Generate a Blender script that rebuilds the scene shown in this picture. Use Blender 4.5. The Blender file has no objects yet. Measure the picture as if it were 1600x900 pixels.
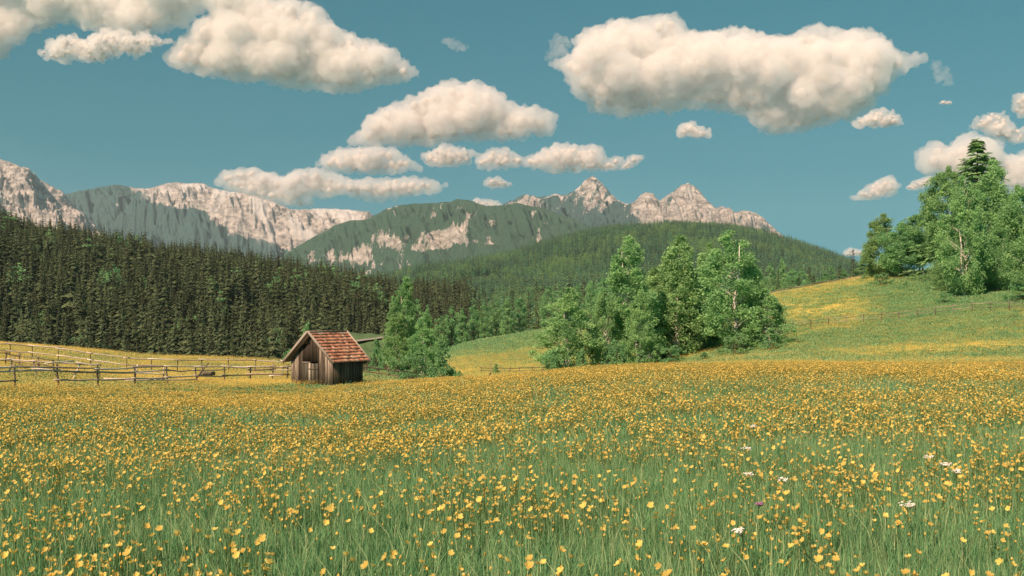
import bpy, math, random
import numpy as np
from mathutils import Vector, Matrix, Euler

scene = bpy.context.scene
R = math.radians
F = 1570.0                    # focal length in photograph pixels (1600 wide)

# ------------------------------------------------------------------ camera, sky, sun, exposure
cam_d = bpy.data.cameras.new("camera")
cam_d.sensor_width = 36.0
cam_d.lens = 36.0 * F / 1600.0
cam_d.shift_y = 50.0 / 1600.0          # level camera, horizon a little below the middle
cam_d.clip_start = 0.1
cam_d.clip_end = 90000.0
cam = bpy.data.objects.new("camera", cam_d)
cam.rotation_euler = (R(90), 0, 0)
scene.collection.objects.link(cam)
scene.camera = cam

TO_SUN = Vector((-0.44, -0.60, 0.67)).normalized()
SUN_ELEV = math.asin(TO_SUN.z)
SUN_ROT = math.atan2(TO_SUN.x, TO_SUN.y)
sun_d = bpy.data.lights.new("sun", 'SUN')
sun_d.energy = 4.8
sun_d.angle = R(0.5)
sun_d.color = (1.0, 0.67, 0.48)
sun = bpy.data.objects.new("sun", sun_d)
sun.rotation_euler = TO_SUN.to_track_quat('Z', 'Y').to_euler()
scene.collection.objects.link(sun)

world = bpy.data.worlds.new("World")
scene.world = world
world.use_nodes = True
wn, wl = world.node_tree.nodes, world.node_tree.links
wn.clear()
sky = wn.new("ShaderNodeTexSky")
sky.sky_type = 'NISHITA'
sky.sun_disc = False
sky.sun_elevation = SUN_ELEV
sky.sun_rotation = SUN_ROT
sky.air_density = 1.0
sky.dust_density = 0.4
sky.ozone_density = 1.2
tco = wn.new("ShaderNodeTexCoord"); vm_ = wn.new("ShaderNodeVectorMath"); vm_.operation = 'MULTIPLY_ADD'
vm_.inputs[1].default_value = (1, 1, 0.62); vm_.inputs[2].default_value = (0, 0, 0.20)
wl.new(tco.outputs['Generated'], vm_.inputs[0]); wl.new(vm_.outputs[0], sky.inputs['Vector'])
tint = wn.new("ShaderNodeMix"); tint.data_type = 'RGBA'; tint.blend_type = 'MULTIPLY'
tint.inputs[0].default_value = 1.0
tint.inputs[7].default_value = (0.158, 0.555, 0.445, 1)       # film cast: teal sky
bg = wn.new("ShaderNodeBackground"); bg.inputs[1].default_value = 0.10
wo = wn.new("ShaderNodeOutputWorld")
wl.new(sky.outputs[0], tint.inputs[6]); wl.new(tint.outputs[2], bg.inputs[0]); wl.new(bg.outputs[0], wo.inputs[0])

scene.view_settings.view_transform = 'Standard'
scene.view_settings.look = 'None'
scene.view_settings.exposure = 0.65
scene.view_settings.gamma = 1.0
scene.cycles.max_bounces = 16
scene.cycles.diffuse_bounces = 3
scene.cycles.transmission_bounces = 4
scene.cycles.volume_bounces = 16
scene.cycles.use_denoising = True
scene.cycles.transparent_max_bounces = 8
scene.cycles.caustics_reflective = False
scene.cycles.caustics_refractive = False

rng = np.random.default_rng(7)
random.seed(7)
COL = scene.collection

# ------------------------------------------------------------------ numeric helpers
def _hash(ix, iy, iz, seed):
    h = (ix.astype(np.int64) * 374761393 + iy.astype(np.int64) * 668265263 + iz.astype(np.int64) * 2147483647 + seed * 974711) & 0x7fffffff
    h = ((h ^ (h >> 13)) * 1274126177) & 0x7fffffff
    h = ((h ^ (h >> 16)) * 1103515245 + 12345) & 0x7fffffff
    return (h ^ (h >> 15)) & 0x7fffffff

def noise3(x, y, z, seed=0):
    """gradient noise, about -1..1"""
    x, y, z = np.broadcast_arrays(np.asarray(x, float), np.asarray(y, float), np.asarray(z, float))
    ix, iy, iz = np.floor(x), np.floor(y), np.floor(z)
    fx, fy, fz = x - ix, y - iy, z - iz
    u, v, w = (f * f * f * (f * (f * 6 - 15) + 10) for f in (fx, fy, fz))
    out = 0
    for dx in (0, 1):
        for dy in (0, 1):
            for dz in (0, 1):
                h = _hash(ix + dx, iy + dy, iz + dz, seed)
                a = (h & 1023) / 1023.0 * 2 * np.pi
                c = ((h >> 10) & 1023) / 511.5 - 1
                s = np.sqrt(np.maximum(0, 1 - c * c))
                g = s * np.cos(a) * (fx - dx) + s * np.sin(a) * (fy - dy) + c * (fz - dz)
                out = out + g * (u if dx else 1 - u) * (v if dy else 1 - v) * (w if dz else 1 - w)
    return out * 1.6

def fbm(x, y, z=0.0, octv=4, seed=0, gain=0.5, ridged=False):
    s, a, t = 0, 1.0, 0.0
    for o in range(octv):
        n = noise3(np.asarray(x) * 2 ** o, np.asarray(y) * 2 ** o, np.asarray(z) * 2 ** o + 13.7 * o, seed + o)
        if ridged:
            n = 1 - 2 * np.abs(n)
        s = s + a * n; t += a; a *= gain
    return s / t

def sstep(a, b, x):
    t = np.clip((x - a) / (b - a), 0, 1)
    return t * t * (3 - 2 * t)

def pchip(xk, yk, x):
    xk, yk = np.asarray(xk, float), np.asarray(yk, float)
    h = np.diff(xk); d = np.diff(yk) / h
    m = np.zeros_like(yk)
    for i in range(1, len(xk) - 1):
        if d[i - 1] * d[i] > 0:
            w1, w2 = 2 * h[i] + h[i - 1], h[i] + 2 * h[i - 1]
            m[i] = (w1 + w2) / (w1 / d[i - 1] + w2 / d[i])
    m[0], m[-1] = d[0], d[-1]
    x = np.clip(x, xk[0], xk[-1])
    i = np.clip(np.searchsorted(xk, x) - 1, 0, len(h) - 1)
    t = (x - xk[i]) / h[i]
    return ((2 * t ** 3 - 3 * t ** 2 + 1) * yk[i] + (t ** 3 - 2 * t ** 2 + t) * h[i] * m[i]
            + (-2 * t ** 3 + 3 * t ** 2) * yk[i + 1] + (t ** 3 - t ** 2) * h[i] * m[i + 1])

# ------------------------------------------------------------------ mesh helpers
def mesh_np(name, V, faces, mat=None, attr=None, smooth=False, mats=None, matidx=None):
    """faces: list of (m,k) index arrays"""
    me = bpy.data.meshes.new(name)
    V = np.asarray(V, np.float32)
    me.vertices.add(len(V)); me.vertices.foreach_set("co", V.ravel())
    faces = [np.asarray(f, np.int32) for f in faces if len(f)]
    nl = sum(f.size for f in faces); nf = sum(len(f) for f in faces)
    me.loops.add(nl); me.polygons.add(nf)
    me.loops.foreach_set("vertex_index", np.concatenate([f.ravel() for f in faces]))
    tot = np.concatenate([np.full(len(f), f.shape[1], np.int32) for f in faces])
    me.polygons.foreach_set("loop_start", np.concatenate([[0], np.cumsum(tot)[:-1]]).astype(np.int32))
    me.polygons.foreach_set("loop_total", tot)
    if matidx is not None:
        me.polygons.foreach_set("material_index", np.asarray(matidx, np.int32))
    if smooth:
        me.polygons.foreach_set("use_smooth", np.ones(nf, bool))
    me.update(calc_edges=True)
    for k, v in (attr or {}).items():
        a = me.attributes.new(k, 'FLOAT', 'POINT'); a.data.foreach_set("value", np.asarray(v, np.float32))
    for m in (mats or [mat]):
        if m is not None:
            me.materials.append(m)
    return me

def link(name, me, parent=None, loc=(0, 0, 0), rot=(0, 0, 0), scale=(1, 1, 1), **props):
    o = bpy.data.objects.new(name, me)
    COL.objects.link(o)
    o.location = loc; o.rotation_euler = rot; o.scale = scale
    if parent is not None:
        o.parent = parent
    for k, v in props.items():
        if v: o[k] = v
    return o

class MB:
    """collects simple solids into one mesh"""
    def __init__(s): s.v, s.f, s.n = [], {3: [], 4: []}, 0
    def add(s, V, faces):
        s.v.append(np.asarray(V, float))
        for f in faces: s.f[len(f)].append([i + s.n for i in f])
        s.n += len(V)
    def box(s, lo, hi):
        x0, y0, z0 = lo; x1, y1, z1 = hi
        s.add([(x0,y0,z0),(x1,y0,z0),(x1,y1,z0),(x0,y1,z0),(x0,y0,z1),(x1,y0,z1),(x1,y1,z1),(x0,y1,z1)],
              [(0,3,2,1),(4,5,6,7),(0,1,5,4),(1,2,6,5),(2,3,7,6),(3,0,4,7)])
    def tube(s, pts, rad, k=6, cap=True):
        pts = [np.asarray(p, float) for p in pts]
        rad = rad if hasattr(rad, '__len__') else [rad] * len(pts)
        V = []
        for i, p in enumerate(pts):
            t = pts[min(i + 1, len(pts) - 1)] - pts[max(i - 1, 0)]
            t = t / (np.linalg.norm(t) + 1e-9)
            a = np.cross(t, (0.31, 0.2, 0.93) if abs(t[2]) < 0.9 else (1, 0, 0)); a /= np.linalg.norm(a)
            b = np.cross(t, a)
            for j in range(k):
                q = 2 * math.pi * j / k
                V.append(p + rad[i] * (a * math.cos(q) + b * math.sin(q)))
        fs = []
        for i in range(len(pts) - 1):
            for j in range(k):
                fs.append((i*k+j, i*k+(j+1)%k, (i+1)*k+(j+1)%k, (i+1)*k+j))
        if cap:
            V.append(pts[0]); V.append(pts[-1]); n = len(pts) * k
            for j in range(k):
                fs.append((n, (j+1)%k, j)); fs.append((n+1, (len(pts)-1)*k+j, (len(pts)-1)*k+(j+1)%k))
        s.add(V, fs)
    def mesh(s, name, mat, smooth=False):
        return mesh_np(name, np.concatenate(s.v), [s.f[3], s.f[4]], mat, smooth=smooth)

def empty(name, loc=(0, 0, 0), rz=0.0, **props):
    o = bpy.data.objects.new(name, None)
    COL.objects.link(o)
    o.location = loc; o.rotation_euler = (0, 0, rz); o.empty_display_size = 0.3
    for k, v in props.items():
        if v: o[k] = v
    return o

def copy_tree(o, parent=None):
    c = o.copy(); COL.objects.link(c)
    if parent is not None: c.parent = parent
    for ch in list(o.children): copy_tree(ch, c)
    return c

# ------------------------------------------------------------------ materials
def new_mat(name):
    m = bpy.data.materials.new(name); m.use_nodes = True
    m.node_tree.nodes.clear()
    return m, m.node_tree.nodes, m.node_tree.links

def N(nodes, t, **kw):
    n = nodes.new(t)
    for k, v in kw.items():
        if k.startswith("i_"):
            key = k[2:]; key = int(key) if key.isdigit() else key.replace("_", " ")
            n.inputs[key].default_value = v
        else:
            setattr(n, k, v)
    return n

def ramp(nodes, stops, interp='LINEAR'):
    r = nodes.new("ShaderNodeValToRGB"); r.color_ramp.interpolation = interp
    e = r.color_ramp.elements
    while len(e) > 1: e.remove(e[0])
    for i, (p, c) in enumerate(stops):
        el = e[0] if i == 0 else e.new(p)
        el.position = p; el.color = (*c, 1)
    return r

def mixc(nodes, links, fac, a, b, blend='MIX'):
    m = nodes.new("ShaderNodeMix"); m.data_type = 'RGBA'; m.blend_type = blend
    for sock, v in ((m.inputs[0], fac), (m.inputs[6], a), (m.inputs[7], b)):
        if hasattr(v, 'is_output') or hasattr(v, 'links'): links.new(v, sock)
        elif isinstance(v, (int, float)): sock.default_value = v
        else: sock.default_value = (*v, 1)
    return m.outputs[2]

def leaf_mat(name, c0, c1, trans=0.35, use_rand=True, lo=0.93, hi=1.12):
    """leaf faces: colour varies by clump (attribute tint) and by tree"""
    m, n, l = new_mat(name)
    at = N(n, "ShaderNodeAttribute", attribute_name="tint")
    col = mixc(n, l, at.outputs['Fac'], c0, c1)
    if use_rand:
        oi = n.new("ShaderNodeObjectInfo")
        hs = N(n, "ShaderNodeHueSaturation")
        mh = N(n, "ShaderNodeMapRange", i_3=0.49, i_4=0.515); l.new(oi.outputs['Random'], mh.inputs[0]); l.new(mh.outputs[0], hs.inputs['Hue'])
        mv = N(n, "ShaderNodeMath", operation='FRACT'); mm = N(n, "ShaderNodeMath", operation='MULTIPLY', i_1=7.31)
        l.new(oi.outputs['Random'], mm.inputs[0]); l.new(mm.outputs[0], mv.inputs[0])
        mr = N(n, "ShaderNodeMapRange", i_3=lo, i_4=hi); l.new(mv.outputs[0], mr.inputs[0]); l.new(mr.outputs[0], hs.inputs['Value'])
        l.new(col, hs.inputs['Color']); col = hs.outputs[0]
    d = N(n, "ShaderNodeBsdfDiffuse"); t = N(n, "ShaderNodeBsdfTranslucent")
    l.new(col, d.inputs[0]); l.new(col, t.inputs[0])
    mx = N(n, "ShaderNodeMixShader", i_0=trans); l.new(d.outputs[0], mx.inputs[1]); l.new(t.outputs[0], mx.inputs[2])
    o = n.new("ShaderNodeOutputMaterial"); l.new(mx.outputs[0], o.inputs[0])
    return m

def wood_mat(name, c0, c1, c2, zs=1.2, xs=28.0, rand=0.5):
    """weathered wood: long streaks along local z, a different tone per piece"""
    m, n, l = new_mat(name)
    tc = n.new("ShaderNodeTexCoord"); oi = n.new("ShaderNodeObjectInfo")
    mp = N(n, "ShaderNodeMapping"); mp.inputs['Scale'].default_value = (xs, xs, zs)
    off = N(n, "ShaderNodeVectorMath", operation='SCALE'); off.inputs[3].default_value = 37.0
    cmb = n.new("ShaderNodeCombineXYZ"); l.new(oi.outputs['Random'], cmb.inputs[0]); l.new(oi.outputs['Random'], cmb.inputs[2])
    l.new(cmb.outputs[0], off.inputs[0])
    ad = N(n, "ShaderNodeVectorMath", operation='ADD'); l.new(tc.outputs['Object'], mp.inputs[0]); l.new(mp.outputs[0], ad.inputs[0]); l.new(off.outputs[0], ad.inputs[1])
    nz = N(n, "ShaderNodeTexNoise", i_Scale=1.0, i_Detail=5.0, i_Roughness=0.65); l.new(ad.outputs[0], nz.inputs['Vector'])
    mr = N(n, "ShaderNodeMapRange", i_3=-rand * 0.5, i_4=rand * 0.5); l.new(oi.outputs['Random'], mr.inputs[0])
    sm = N(n, "ShaderNodeMath", operation='ADD'); l.new(nz.outputs[0], sm.inputs[0]); l.new(mr.outputs[0], sm.inputs[1])
    r = ramp(n, [(0.28, c0), (0.52, c1), (0.78, c2)]); l.new(sm.outputs[0], r.inputs[0])
    b = N(n, "ShaderNodeBsdfPrincipled", i_Roughness=0.85); b.inputs['Specular IOR Level'].default_value = 0.2
    l.new(r.outputs[0], b.inputs['Base Color'])
    bp = N(n, "ShaderNodeBump", i_Strength=0.5, i_Distance=0.01); l.new(nz.outputs[0], bp.inputs['Height']); l.new(bp.outputs[0], b.inputs['Normal'])
    o = n.new("ShaderNodeOutputMaterial"); l.new(b.outputs[0], o.inputs[0])
    return m

def plain_mat(name, col, rough=0.8, var=0.15, scale=8.0):
    m, n, l = new_mat(name)
    tc = n.new("ShaderNodeTexCoord"); nz = N(n, "ShaderNodeTexNoise", i_Scale=scale, i_Detail=5.0)
    l.new(tc.outputs['Object'], nz.inputs['Vector'])
    c = mixc(n, l, nz.outputs[0], tuple(v * (1 - var * 2) for v in col), tuple(min(1, v * (1 + var * 2)) for v in col))
    b = N(n, "ShaderNodeBsdfPrincipled", i_Roughness=rough); b.inputs['Specular IOR Level'].default_value = 0.2
    l.new(c, b.inputs['Base Color'])
    o = n.new("ShaderNodeOutputMaterial"); l.new(b.outputs[0], o.inputs[0])
    return m

M_birch = leaf_mat("birch_leaves", (0.18, 0.355, 0.155), (0.345, 0.57, 0.24), 0.45)
M_leaf = leaf_mat("broad_leaves", (0.150, 0.320, 0.150), (0.30, 0.53, 0.23), 0.42)
M_spruce = leaf_mat("spruce_needles", (0.047, 0.070, 0.040), (0.126, 0.168, 0.080), 0.2, lo=0.55, hi=1.45)
M_hilltree = leaf_mat("hill_needles", (0.085, 0.235, 0.135), (0.185, 0.39, 0.195), 0.3, lo=0.65, hi=1.35)
M_near_spruce = leaf_mat("green_spruce_needles", (0.16, 0.31, 0.13), (0.33, 0.50, 0.20), 0.42)
M_bark = plain_mat("dark_bark", (0.10, 0.075, 0.055), 0.9, 0.3, 3.0)

def birch_bark():
    m, n, l = new_mat("birch_bark")
    tc = n.new("ShaderNodeTexCoord"); mp = N(n, "ShaderNodeMapping"); mp.inputs['Scale'].default_value = (3, 3, 9)
    nz = N(n, "ShaderNodeTexNoise", i_Scale=1.0, i_Detail=4.0, i_Roughness=0.7)
    l.new(tc.outputs['Object'], mp.inputs[0]); l.new(mp.outputs[0], nz.inputs['Vector'])
    r = ramp(n, [(0.36, (0.07, 0.06, 0.05)), (0.44, (0.55, 0.52, 0.47)), (0.8, (0.75, 0.72, 0.66))]); l.new(nz.outputs[0], r.inputs[0])
    b = N(n, "ShaderNodeBsdfPrincipled", i_Roughness=0.7); l.new(r.outputs[0], b.inputs['Base Color'])
    o = n.new("ShaderNodeOutputMaterial"); l.new(b.outputs[0], o.inputs[0])
    return m
M_birchbark = birch_bark()

# ------------------------------------------------------------------ terrain
def zy(d, y): return (d, (500.0 - y) * d / F)
NEAR = [(0.5, -1.56), (6, -1.76)]
COLS = {
 -500: NEAR + [(25, -2.5), (54, -3.3), (78, -2.4), (100, -1.4), (114, -1.9), (150, -8), (260, -30), (480, -34), (1300, 165), (2100, 50), (5200, 10), (7000, 0), (14000, 0)],
    0: NEAR + [(25, -2.65), zy(54, 609), zy(78, 562), zy(100, 541), (112, -3.1), (150, -9), (260, -30), (460, -34), (1300, 124), (2100, 40), (5200, 10), (7000, 0), (14000, 0)],
  220: NEAR + [(25, -2.7), zy(60, 610), zy(85, 580), zy(105, 557), (116, -4.4), (150, -10), (260, -30), (450, -34), (1300, 84), (2100, 20), (5200, 10), (7000, 0), (14000, 0)],
  440: NEAR + [(25, -2.75), zy(70, 605), zy(85, 587), zy(105, 567), (116, -5.4), (150, -11), (260, -30), (440, -34), (1250, 58), (2100, 10), (5200, 10), (7000, 0), (14000, 0)],
  600: NEAR + [(25, -2.65), zy(68, 602), (80, -5.2), zy(120, 584), zy(145, 577), (165, -9), (260, -26), (440, -34), (1100, 28), (2100, 40), (4200, 170), (5600, 60), (7000, 0), (14000, 0)],
  690: NEAR + [(25, -2.6), (67, -4.05), (82, -5.7), zy(150, 583), zy(330, 547), (352, -13), (430, -24), (600, -24), (1300, 30), (3000, 180), (5400, 80), (7000, 0), (14000, 0)],
  780: NEAR + [(25, -2.5), zy(66, 592), (85, -6.3), zy(170, 581), zy(330, 526), (350, -7), (430, -16), (650, -16), (1500, 45), (3800, 248), (5200, 90), (7000, 0), (14000, 0)],
  900: NEAR + [(25, -2.35), zy(64, 581), (85, -5.4), zy(170, 572), zy(300, 508), (325, -3), (420, -14), (650, -12), (1500, 55), (3800, 330), (5200, 120), (7000, 0), (14000, 0)],
 1040: NEAR + [(25, -2.25), zy(62, 575), (80, -4.2), zy(125, 564), zy(250, 486), (275, 1.5), (400, -10), (650, -5), (1500, 65), (3800, 374), (5200, 130), (7000, 0), (14000, 0)],
 1210: NEAR + [(25, -2.2), zy(60, 573), (75, -3.35), zy(100, 553), zy(140, 518), zy(215, 461), (235, 5.0), (330, -5), (650, 0), (1500, 65), (3800, 330), (5200, 110), (7000, 0), (14000, 0)],
 1400: NEAR + [(25, -2.2), zy(60, 573), (75, -3.2), zy(95, 543), zy(130, 497), zy(190, 432), (230, 10.8), (290, 12.5), (420, 8), (650, 0), (1500, 45), (3800, 165), (5200, 60), (7000, 0), (14000, 0)],
 1600: NEAR + [(25, -2.2), zy(60, 574), (75, -3.1), zy(90, 536), zy(115, 491), zy(150, 452), zy(200, 415), (260, 13), (400, 10), (1500, 40), (3800, 50), (5200, 20), (7000, 0), (14000, 0)],
 2100: NEAR + [(25, -2.1), (60, -2.7), (75, -2.6), (90, -1.2), (115, 1.6), (150, 6.5), (200, 13), (260, 15), (400, 12), (1500, 40), (3800, 30), (5200, 10), (7000, 0), (14000, 0)],
}
_ld = np.linspace(math.log(0.5), math.log(14000), 700)
_cx = np.array(sorted(COLS), float)
_tab = np.array([pchip(np.log([p[0] for p in COLS[int(c)]]), [p[1] for p in COLS[int(c)]], _ld) for c in _cx])
_fx = np.arange(-600, 2201, 10.0)
_T = np.array([pchip(_cx, _tab[:, j], _fx) for j in range(len(_ld))])           # rows: distance, columns: bearing
_k = np.exp(-0.5 * (np.arange(-6, 7) / 2.5) ** 2); _k /= _k.sum()
_T = np.array([np.convolve(np.pad(r, 6, 'edge'), _k, 'valid') for r in _T])

def _fit(d0, d1, cols, ys, floor, tree, c0, c1, s0, s1):
    d = np.exp(_ld); m = (d > d0) & (d < d1)
    for j, x in enumerate(_fx):
        if c0 <= x <= c1:
            a = ((_T[m, j] + tree) / d[m]).max(); b = (500 - np.interp(x, cols, ys)) / F
            i = np.argmax(np.where(m, (_T[:, j] + tree) / d, -1)); zt = b * d[i] - tree
            f = (zt - floor) / max(_T[i, j] - floor, 1)
            w = sstep(s0, s1, d) * (1 - sstep(d1, d1 * 1.4, d))
            _T[:, j] = _T[:, j] * (1 - w) + (floor + (_T[:, j] - floor) * f) * w
_fit(600, 1900, [-500, 0, 60, 150, 250, 350, 430, 500, 560, 620, 700], [285, 328, 346, 360, 378, 389, 402, 414, 422, 436, 455], -36, 26, -600, 640, 480, 620)
_fit(1400, 4600, [640, 700, 800, 850, 900, 950, 1040, 1100, 1150, 1200, 1250, 1300, 1340, 1400, 1600, 2200], [410, 403, 387, 372, 358, 349, 340, 341, 346, 357, 370, 388, 404, 428, 470, 480], -10, 28, 650, 2200, 900, 1700)

def H(X, Y):
    X, Y = np.asarray(X, float), np.asarray(Y, float)
    d = np.clip(Y, 0.6, 13900)
    s = np.clip(800 + F * X / np.maximum(Y, 14.0), -599, 2199)
    i = (np.log(d) - _ld[0]) / (_ld[1] - _ld[0]); j = (s - _fx[0]) / 10.0
    i0 = np.clip(i.astype(int), 0, len(_ld) - 2); j0 = np.clip(j.astype(int), 0, len(_fx) - 2)
    a, b = i - i0, j - j0
    z = (_T[i0, j0] * (1 - a) * (1 - b) + _T[i0 + 1, j0] * a * (1 - b) + _T[i0, j0 + 1] * (1 - a) * b + _T[i0 + 1, j0 + 1] * a * b)
    z = z + 0.10 * noise3(X / 9, Y / 9, 0.5, 3) * sstep(3, 25, d) + 0.035 * noise3(X / 1.6, Y / 1.6, 1.5, 4)
    z = z + 4.5 * fbm(X / 120, Y / 120, 2.2, 3, 5) * sstep(380, 700, d) + 14 * fbm(X / 420, Y / 420, 3.1, 3, 6) * sstep(900, 2000, d)
    return z

def PX(x, d):
    """ground point on the bearing of photograph column x at depth d"""
    X = (x - 800.0) / F * d
    return Vector((X, d, float(H(X, d))))

def W(x, y, d): return Vector(((x - 800.0) / F * d, d, (500.0 - y) / F * d))

# ground sheet (fan that widens with depth)
rows = np.concatenate([np.linspace(-25, 2, 14), np.exp(np.linspace(math.log(2.6), math.log(13900), 330))])
sl = np.linspace(-0.86, 0.86, 330)
gY, gS = np.meshgrid(rows, sl, indexing='ij')
gX = gS * np.maximum(np.sqrt(np.maximum(gY, 0) ** 2 + 26 ** 2), 26)
gZ = H(gX, gY)
nr, nc = gX.shape
idx = np.arange(nr * nc).reshape(nr, nc)
gq = np.stack([idx[:-1, :-1], idx[:-1, 1:], idx[1:, 1:], idx[1:, :-1]], -1).reshape(-1, 4)
gpx = 800 + F * gX / np.maximum(gY, 5)
gpy = 500 - F * gZ / np.maximum(gY, 5)
# where buttercups cover the ground beyond the first brow (albedo map of plants)
yel = np.zeros_like(gX)
yel += sstep(30, 50, gY) * (1 - sstep(72, 80, gY)) * 0.35
lf = 1 - sstep(430, 560, gpx)
yel += lf * sstep(66, 74, gY) * (1 - sstep(104, 112, gY)) * np.clip(0.40 + 0.7 * fbm(gX / 9, gY / 6, 0, 3, 21), 0, 0.8)
rt = sstep(1000, 1150, gpx)
band = np.exp(-((gpy - (556 - 0.045 * (gpx - 1200) + 4 * noise3(gX / 12, gY / 12, 0, 2))) / 7.0) ** 2) * sstep(1250, 1420, gpx) * (gY > 70) * (gY < 112)
yel += rt * (band * 0.5 + (gY > 72) * (gY < 125) * (0.30 + 0.35 * fbm(gX / 11, gY / 7, 0, 3, 22)))
crest = (gY > 125) * (gY < 226) * (1 - sstep(1330, 1460, gpx)) * rt
yel += crest * np.clip(0.52 + 0.75 * fbm(gX / 14, gY / 9, 0, 3, 23) + 0.9 * sstep(165, 200, gY), 0, 1)
md = (gY > 120) * (gY < 336) * sstep(640, 700, gpx) * (1 - rt)
yel += md * np.clip(0.42 + 0.5 * fbm(gX / 20, gY / 16, 0, 3, 24) + 0.6 * (1 - sstep(180, 260, gY)), 0, 0.85)
yel = np.clip(yel, 0, 1)
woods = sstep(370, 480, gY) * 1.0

def ground_mat():
    m, n, l = new_mat("meadow_ground")
    tc = n.new("ShaderNodeTexCoord")
    ay = N(n, "ShaderNodeAttribute", attribute_name="yellow"); aw = N(n, "ShaderNodeAttribute", attribute_name="woods")
    n1 = N(n, "ShaderNodeTexNoise", i_Scale=0.09, i_Detail=6.0, i_Roughness=0.6); l.new(tc.outputs['Object'], n1.inputs['Vector'])
    g = ramp(n, [(0.3, (0.11, 0.21, 0.075)), (0.5, (0.165, 0.27, 0.09)), (0.72, (0.25, 0.30, 0.11))]); l.new(n1.outputs[0], g.inputs[0])
    n3 = N(n, "ShaderNodeTexNoise", i_Scale=2.2, i_Detail=4.0, i_Roughness=0.8); l.new(tc.outputs['Object'], n3.inputs['Vector'])
    gg = mixc(n, l, 0.55, g.outputs[0], mixc(n, l, n3.outputs[0], (0.06, 0.11, 0.04), (0.27, 0.36, 0.14)))
    # flower speckle
    n2 = N(n, "ShaderNodeTexNoise", i_Scale=3.4, i_Detail=3.0, i_Roughness=0.75); l.new(tc.outputs['Object'], n2.inputs['Vector'])
    sub = N(n, "ShaderNodeMapRange", i_1=0.0, i_2=1.0, i_3=-0.36, i_4=0.20); l.new(ay.outputs['Fac'], sub.inputs[0])
    ad = N(n, "ShaderNodeMath", operation='ADD'); l.new(n2.outputs[0], ad.inputs[0]); l.new(sub.outputs[0], ad.inputs[1])
    th = N(n, "ShaderNodeMapRange", i_1=0.38, i_2=0.60); l.new(ad.outputs[0], th.inputs[0])
    c = mixc(n, l, th.outputs[0], gg, (0.74, 0.58, 0.16))
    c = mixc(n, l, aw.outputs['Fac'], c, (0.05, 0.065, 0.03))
    b = N(n, "ShaderNodeBsdfDiffuse"); l.new(c, b.inputs[0])
    bp = N(n, "ShaderNodeBump", i_Strength=0.9, i_Distance=0.25); l.new(n3.outputs[0], bp.inputs['Height']); l.new(bp.outputs[0], b.inputs['Normal'])
    o = n.new("ShaderNodeOutputMaterial"); l.new(b.outputs[0], o.inputs[0])
    return m
M_ground = ground_mat()
ground = link("meadow", mesh_np("meadow", np.stack([gX, gY, gZ], -1).reshape(-1, 3), [gq], M_ground,
              {"yellow": yel.ravel(), "woods": woods.ravel()}, smooth=True), kind="structure",
              label="rolling flower meadow that runs down into the wooded valley")

# ------------------------------------------------------------------ mountains
def mountain_mat(name, rock0, rock1, veg0, veg1, snow=(0.85, 0.85, 0.85)):
    m, n, l = new_mat(name)
    tc = n.new("ShaderNodeTexCoord")
    ar = N(n, "ShaderNodeAttribute", attribute_name="rock"); asn = N(n, "ShaderNodeAttribute", attribute_name="snow")
    nz = N(n, "ShaderNodeTexNoise", i_Scale=0.012, i_Detail=8.0, i_Roughness=0.7); l.new(tc.outputs['Object'], nz.inputs['Vector'])
    nf = N(n, "ShaderNodeTexNoise", i_Scale=0.022, i_Detail=6.0, i_Roughness=0.85); l.new(tc.outputs['Object'], nf.inputs['Vector'])
    mpz = N(n, "ShaderNodeMapping"); mpz.inputs['Rotation'].default_value = (0, 0.62, 0); mpz.inputs['Scale'].default_value = (0.009, 0.006, 0.020); l.new(tc.outputs['Object'], mpz.inputs[0])
    nk = N(n, "ShaderNodeTexNoise", i_Scale=1.0, i_Detail=7.0, i_Roughness=0.78, noise_type='RIDGED_MULTIFRACTAL') if False else N(n, "ShaderNodeTexNoise", i_Scale=1.0, i_Detail=7.0, i_Roughness=0.78)
    l.new(mpz.outputs[0], nk.inputs['Vector'])
    ck = N(n, "ShaderNodeMapRange", i_1=0.40, i_2=0.60); l.new(nk.outputs[0], ck.inputs[0])
    rc = mixc(n, l, ck.outputs[0], rock0, rock1)
    vc = mixc(n, l, nf.outputs[0], veg0, veg1)
    ad = N(n, "ShaderNodeMath", operation='MULTIPLY_ADD', i_1=1.3, i_2=-0.65); l.new(nf.outputs[0], ad.inputs[0])
    sm = N(n, "ShaderNodeMath", operation='ADD'); l.new(ar.outputs['Fac'], sm.inputs[0]); l.new(ad.outputs[0], sm.inputs[1])
    th = N(n, "ShaderNodeMapRange", i_1=0.44, i_2=0.54); l.new(sm.outputs[0], th.inputs[0])
    c = mixc(n, l, th.outputs[0], vc, rc)
    c = mixc(n, l, asn.outputs['Fac'], c, snow)
    b = N(n, "ShaderNodeBsdfDiffuse"); l.new(c, b.inputs[0])
    bp = N(n, "ShaderNodeBump", i_Strength=1.0, i_Distance=45.0); l.new(nf.outputs[0], bp.inputs['Height']); l.new(bp.outputs[0], b.inputs['Normal'])
    o = n.new("ShaderNodeOutputMaterial"); l.new(b.outputs[0], o.inputs[0])
    return m

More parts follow.
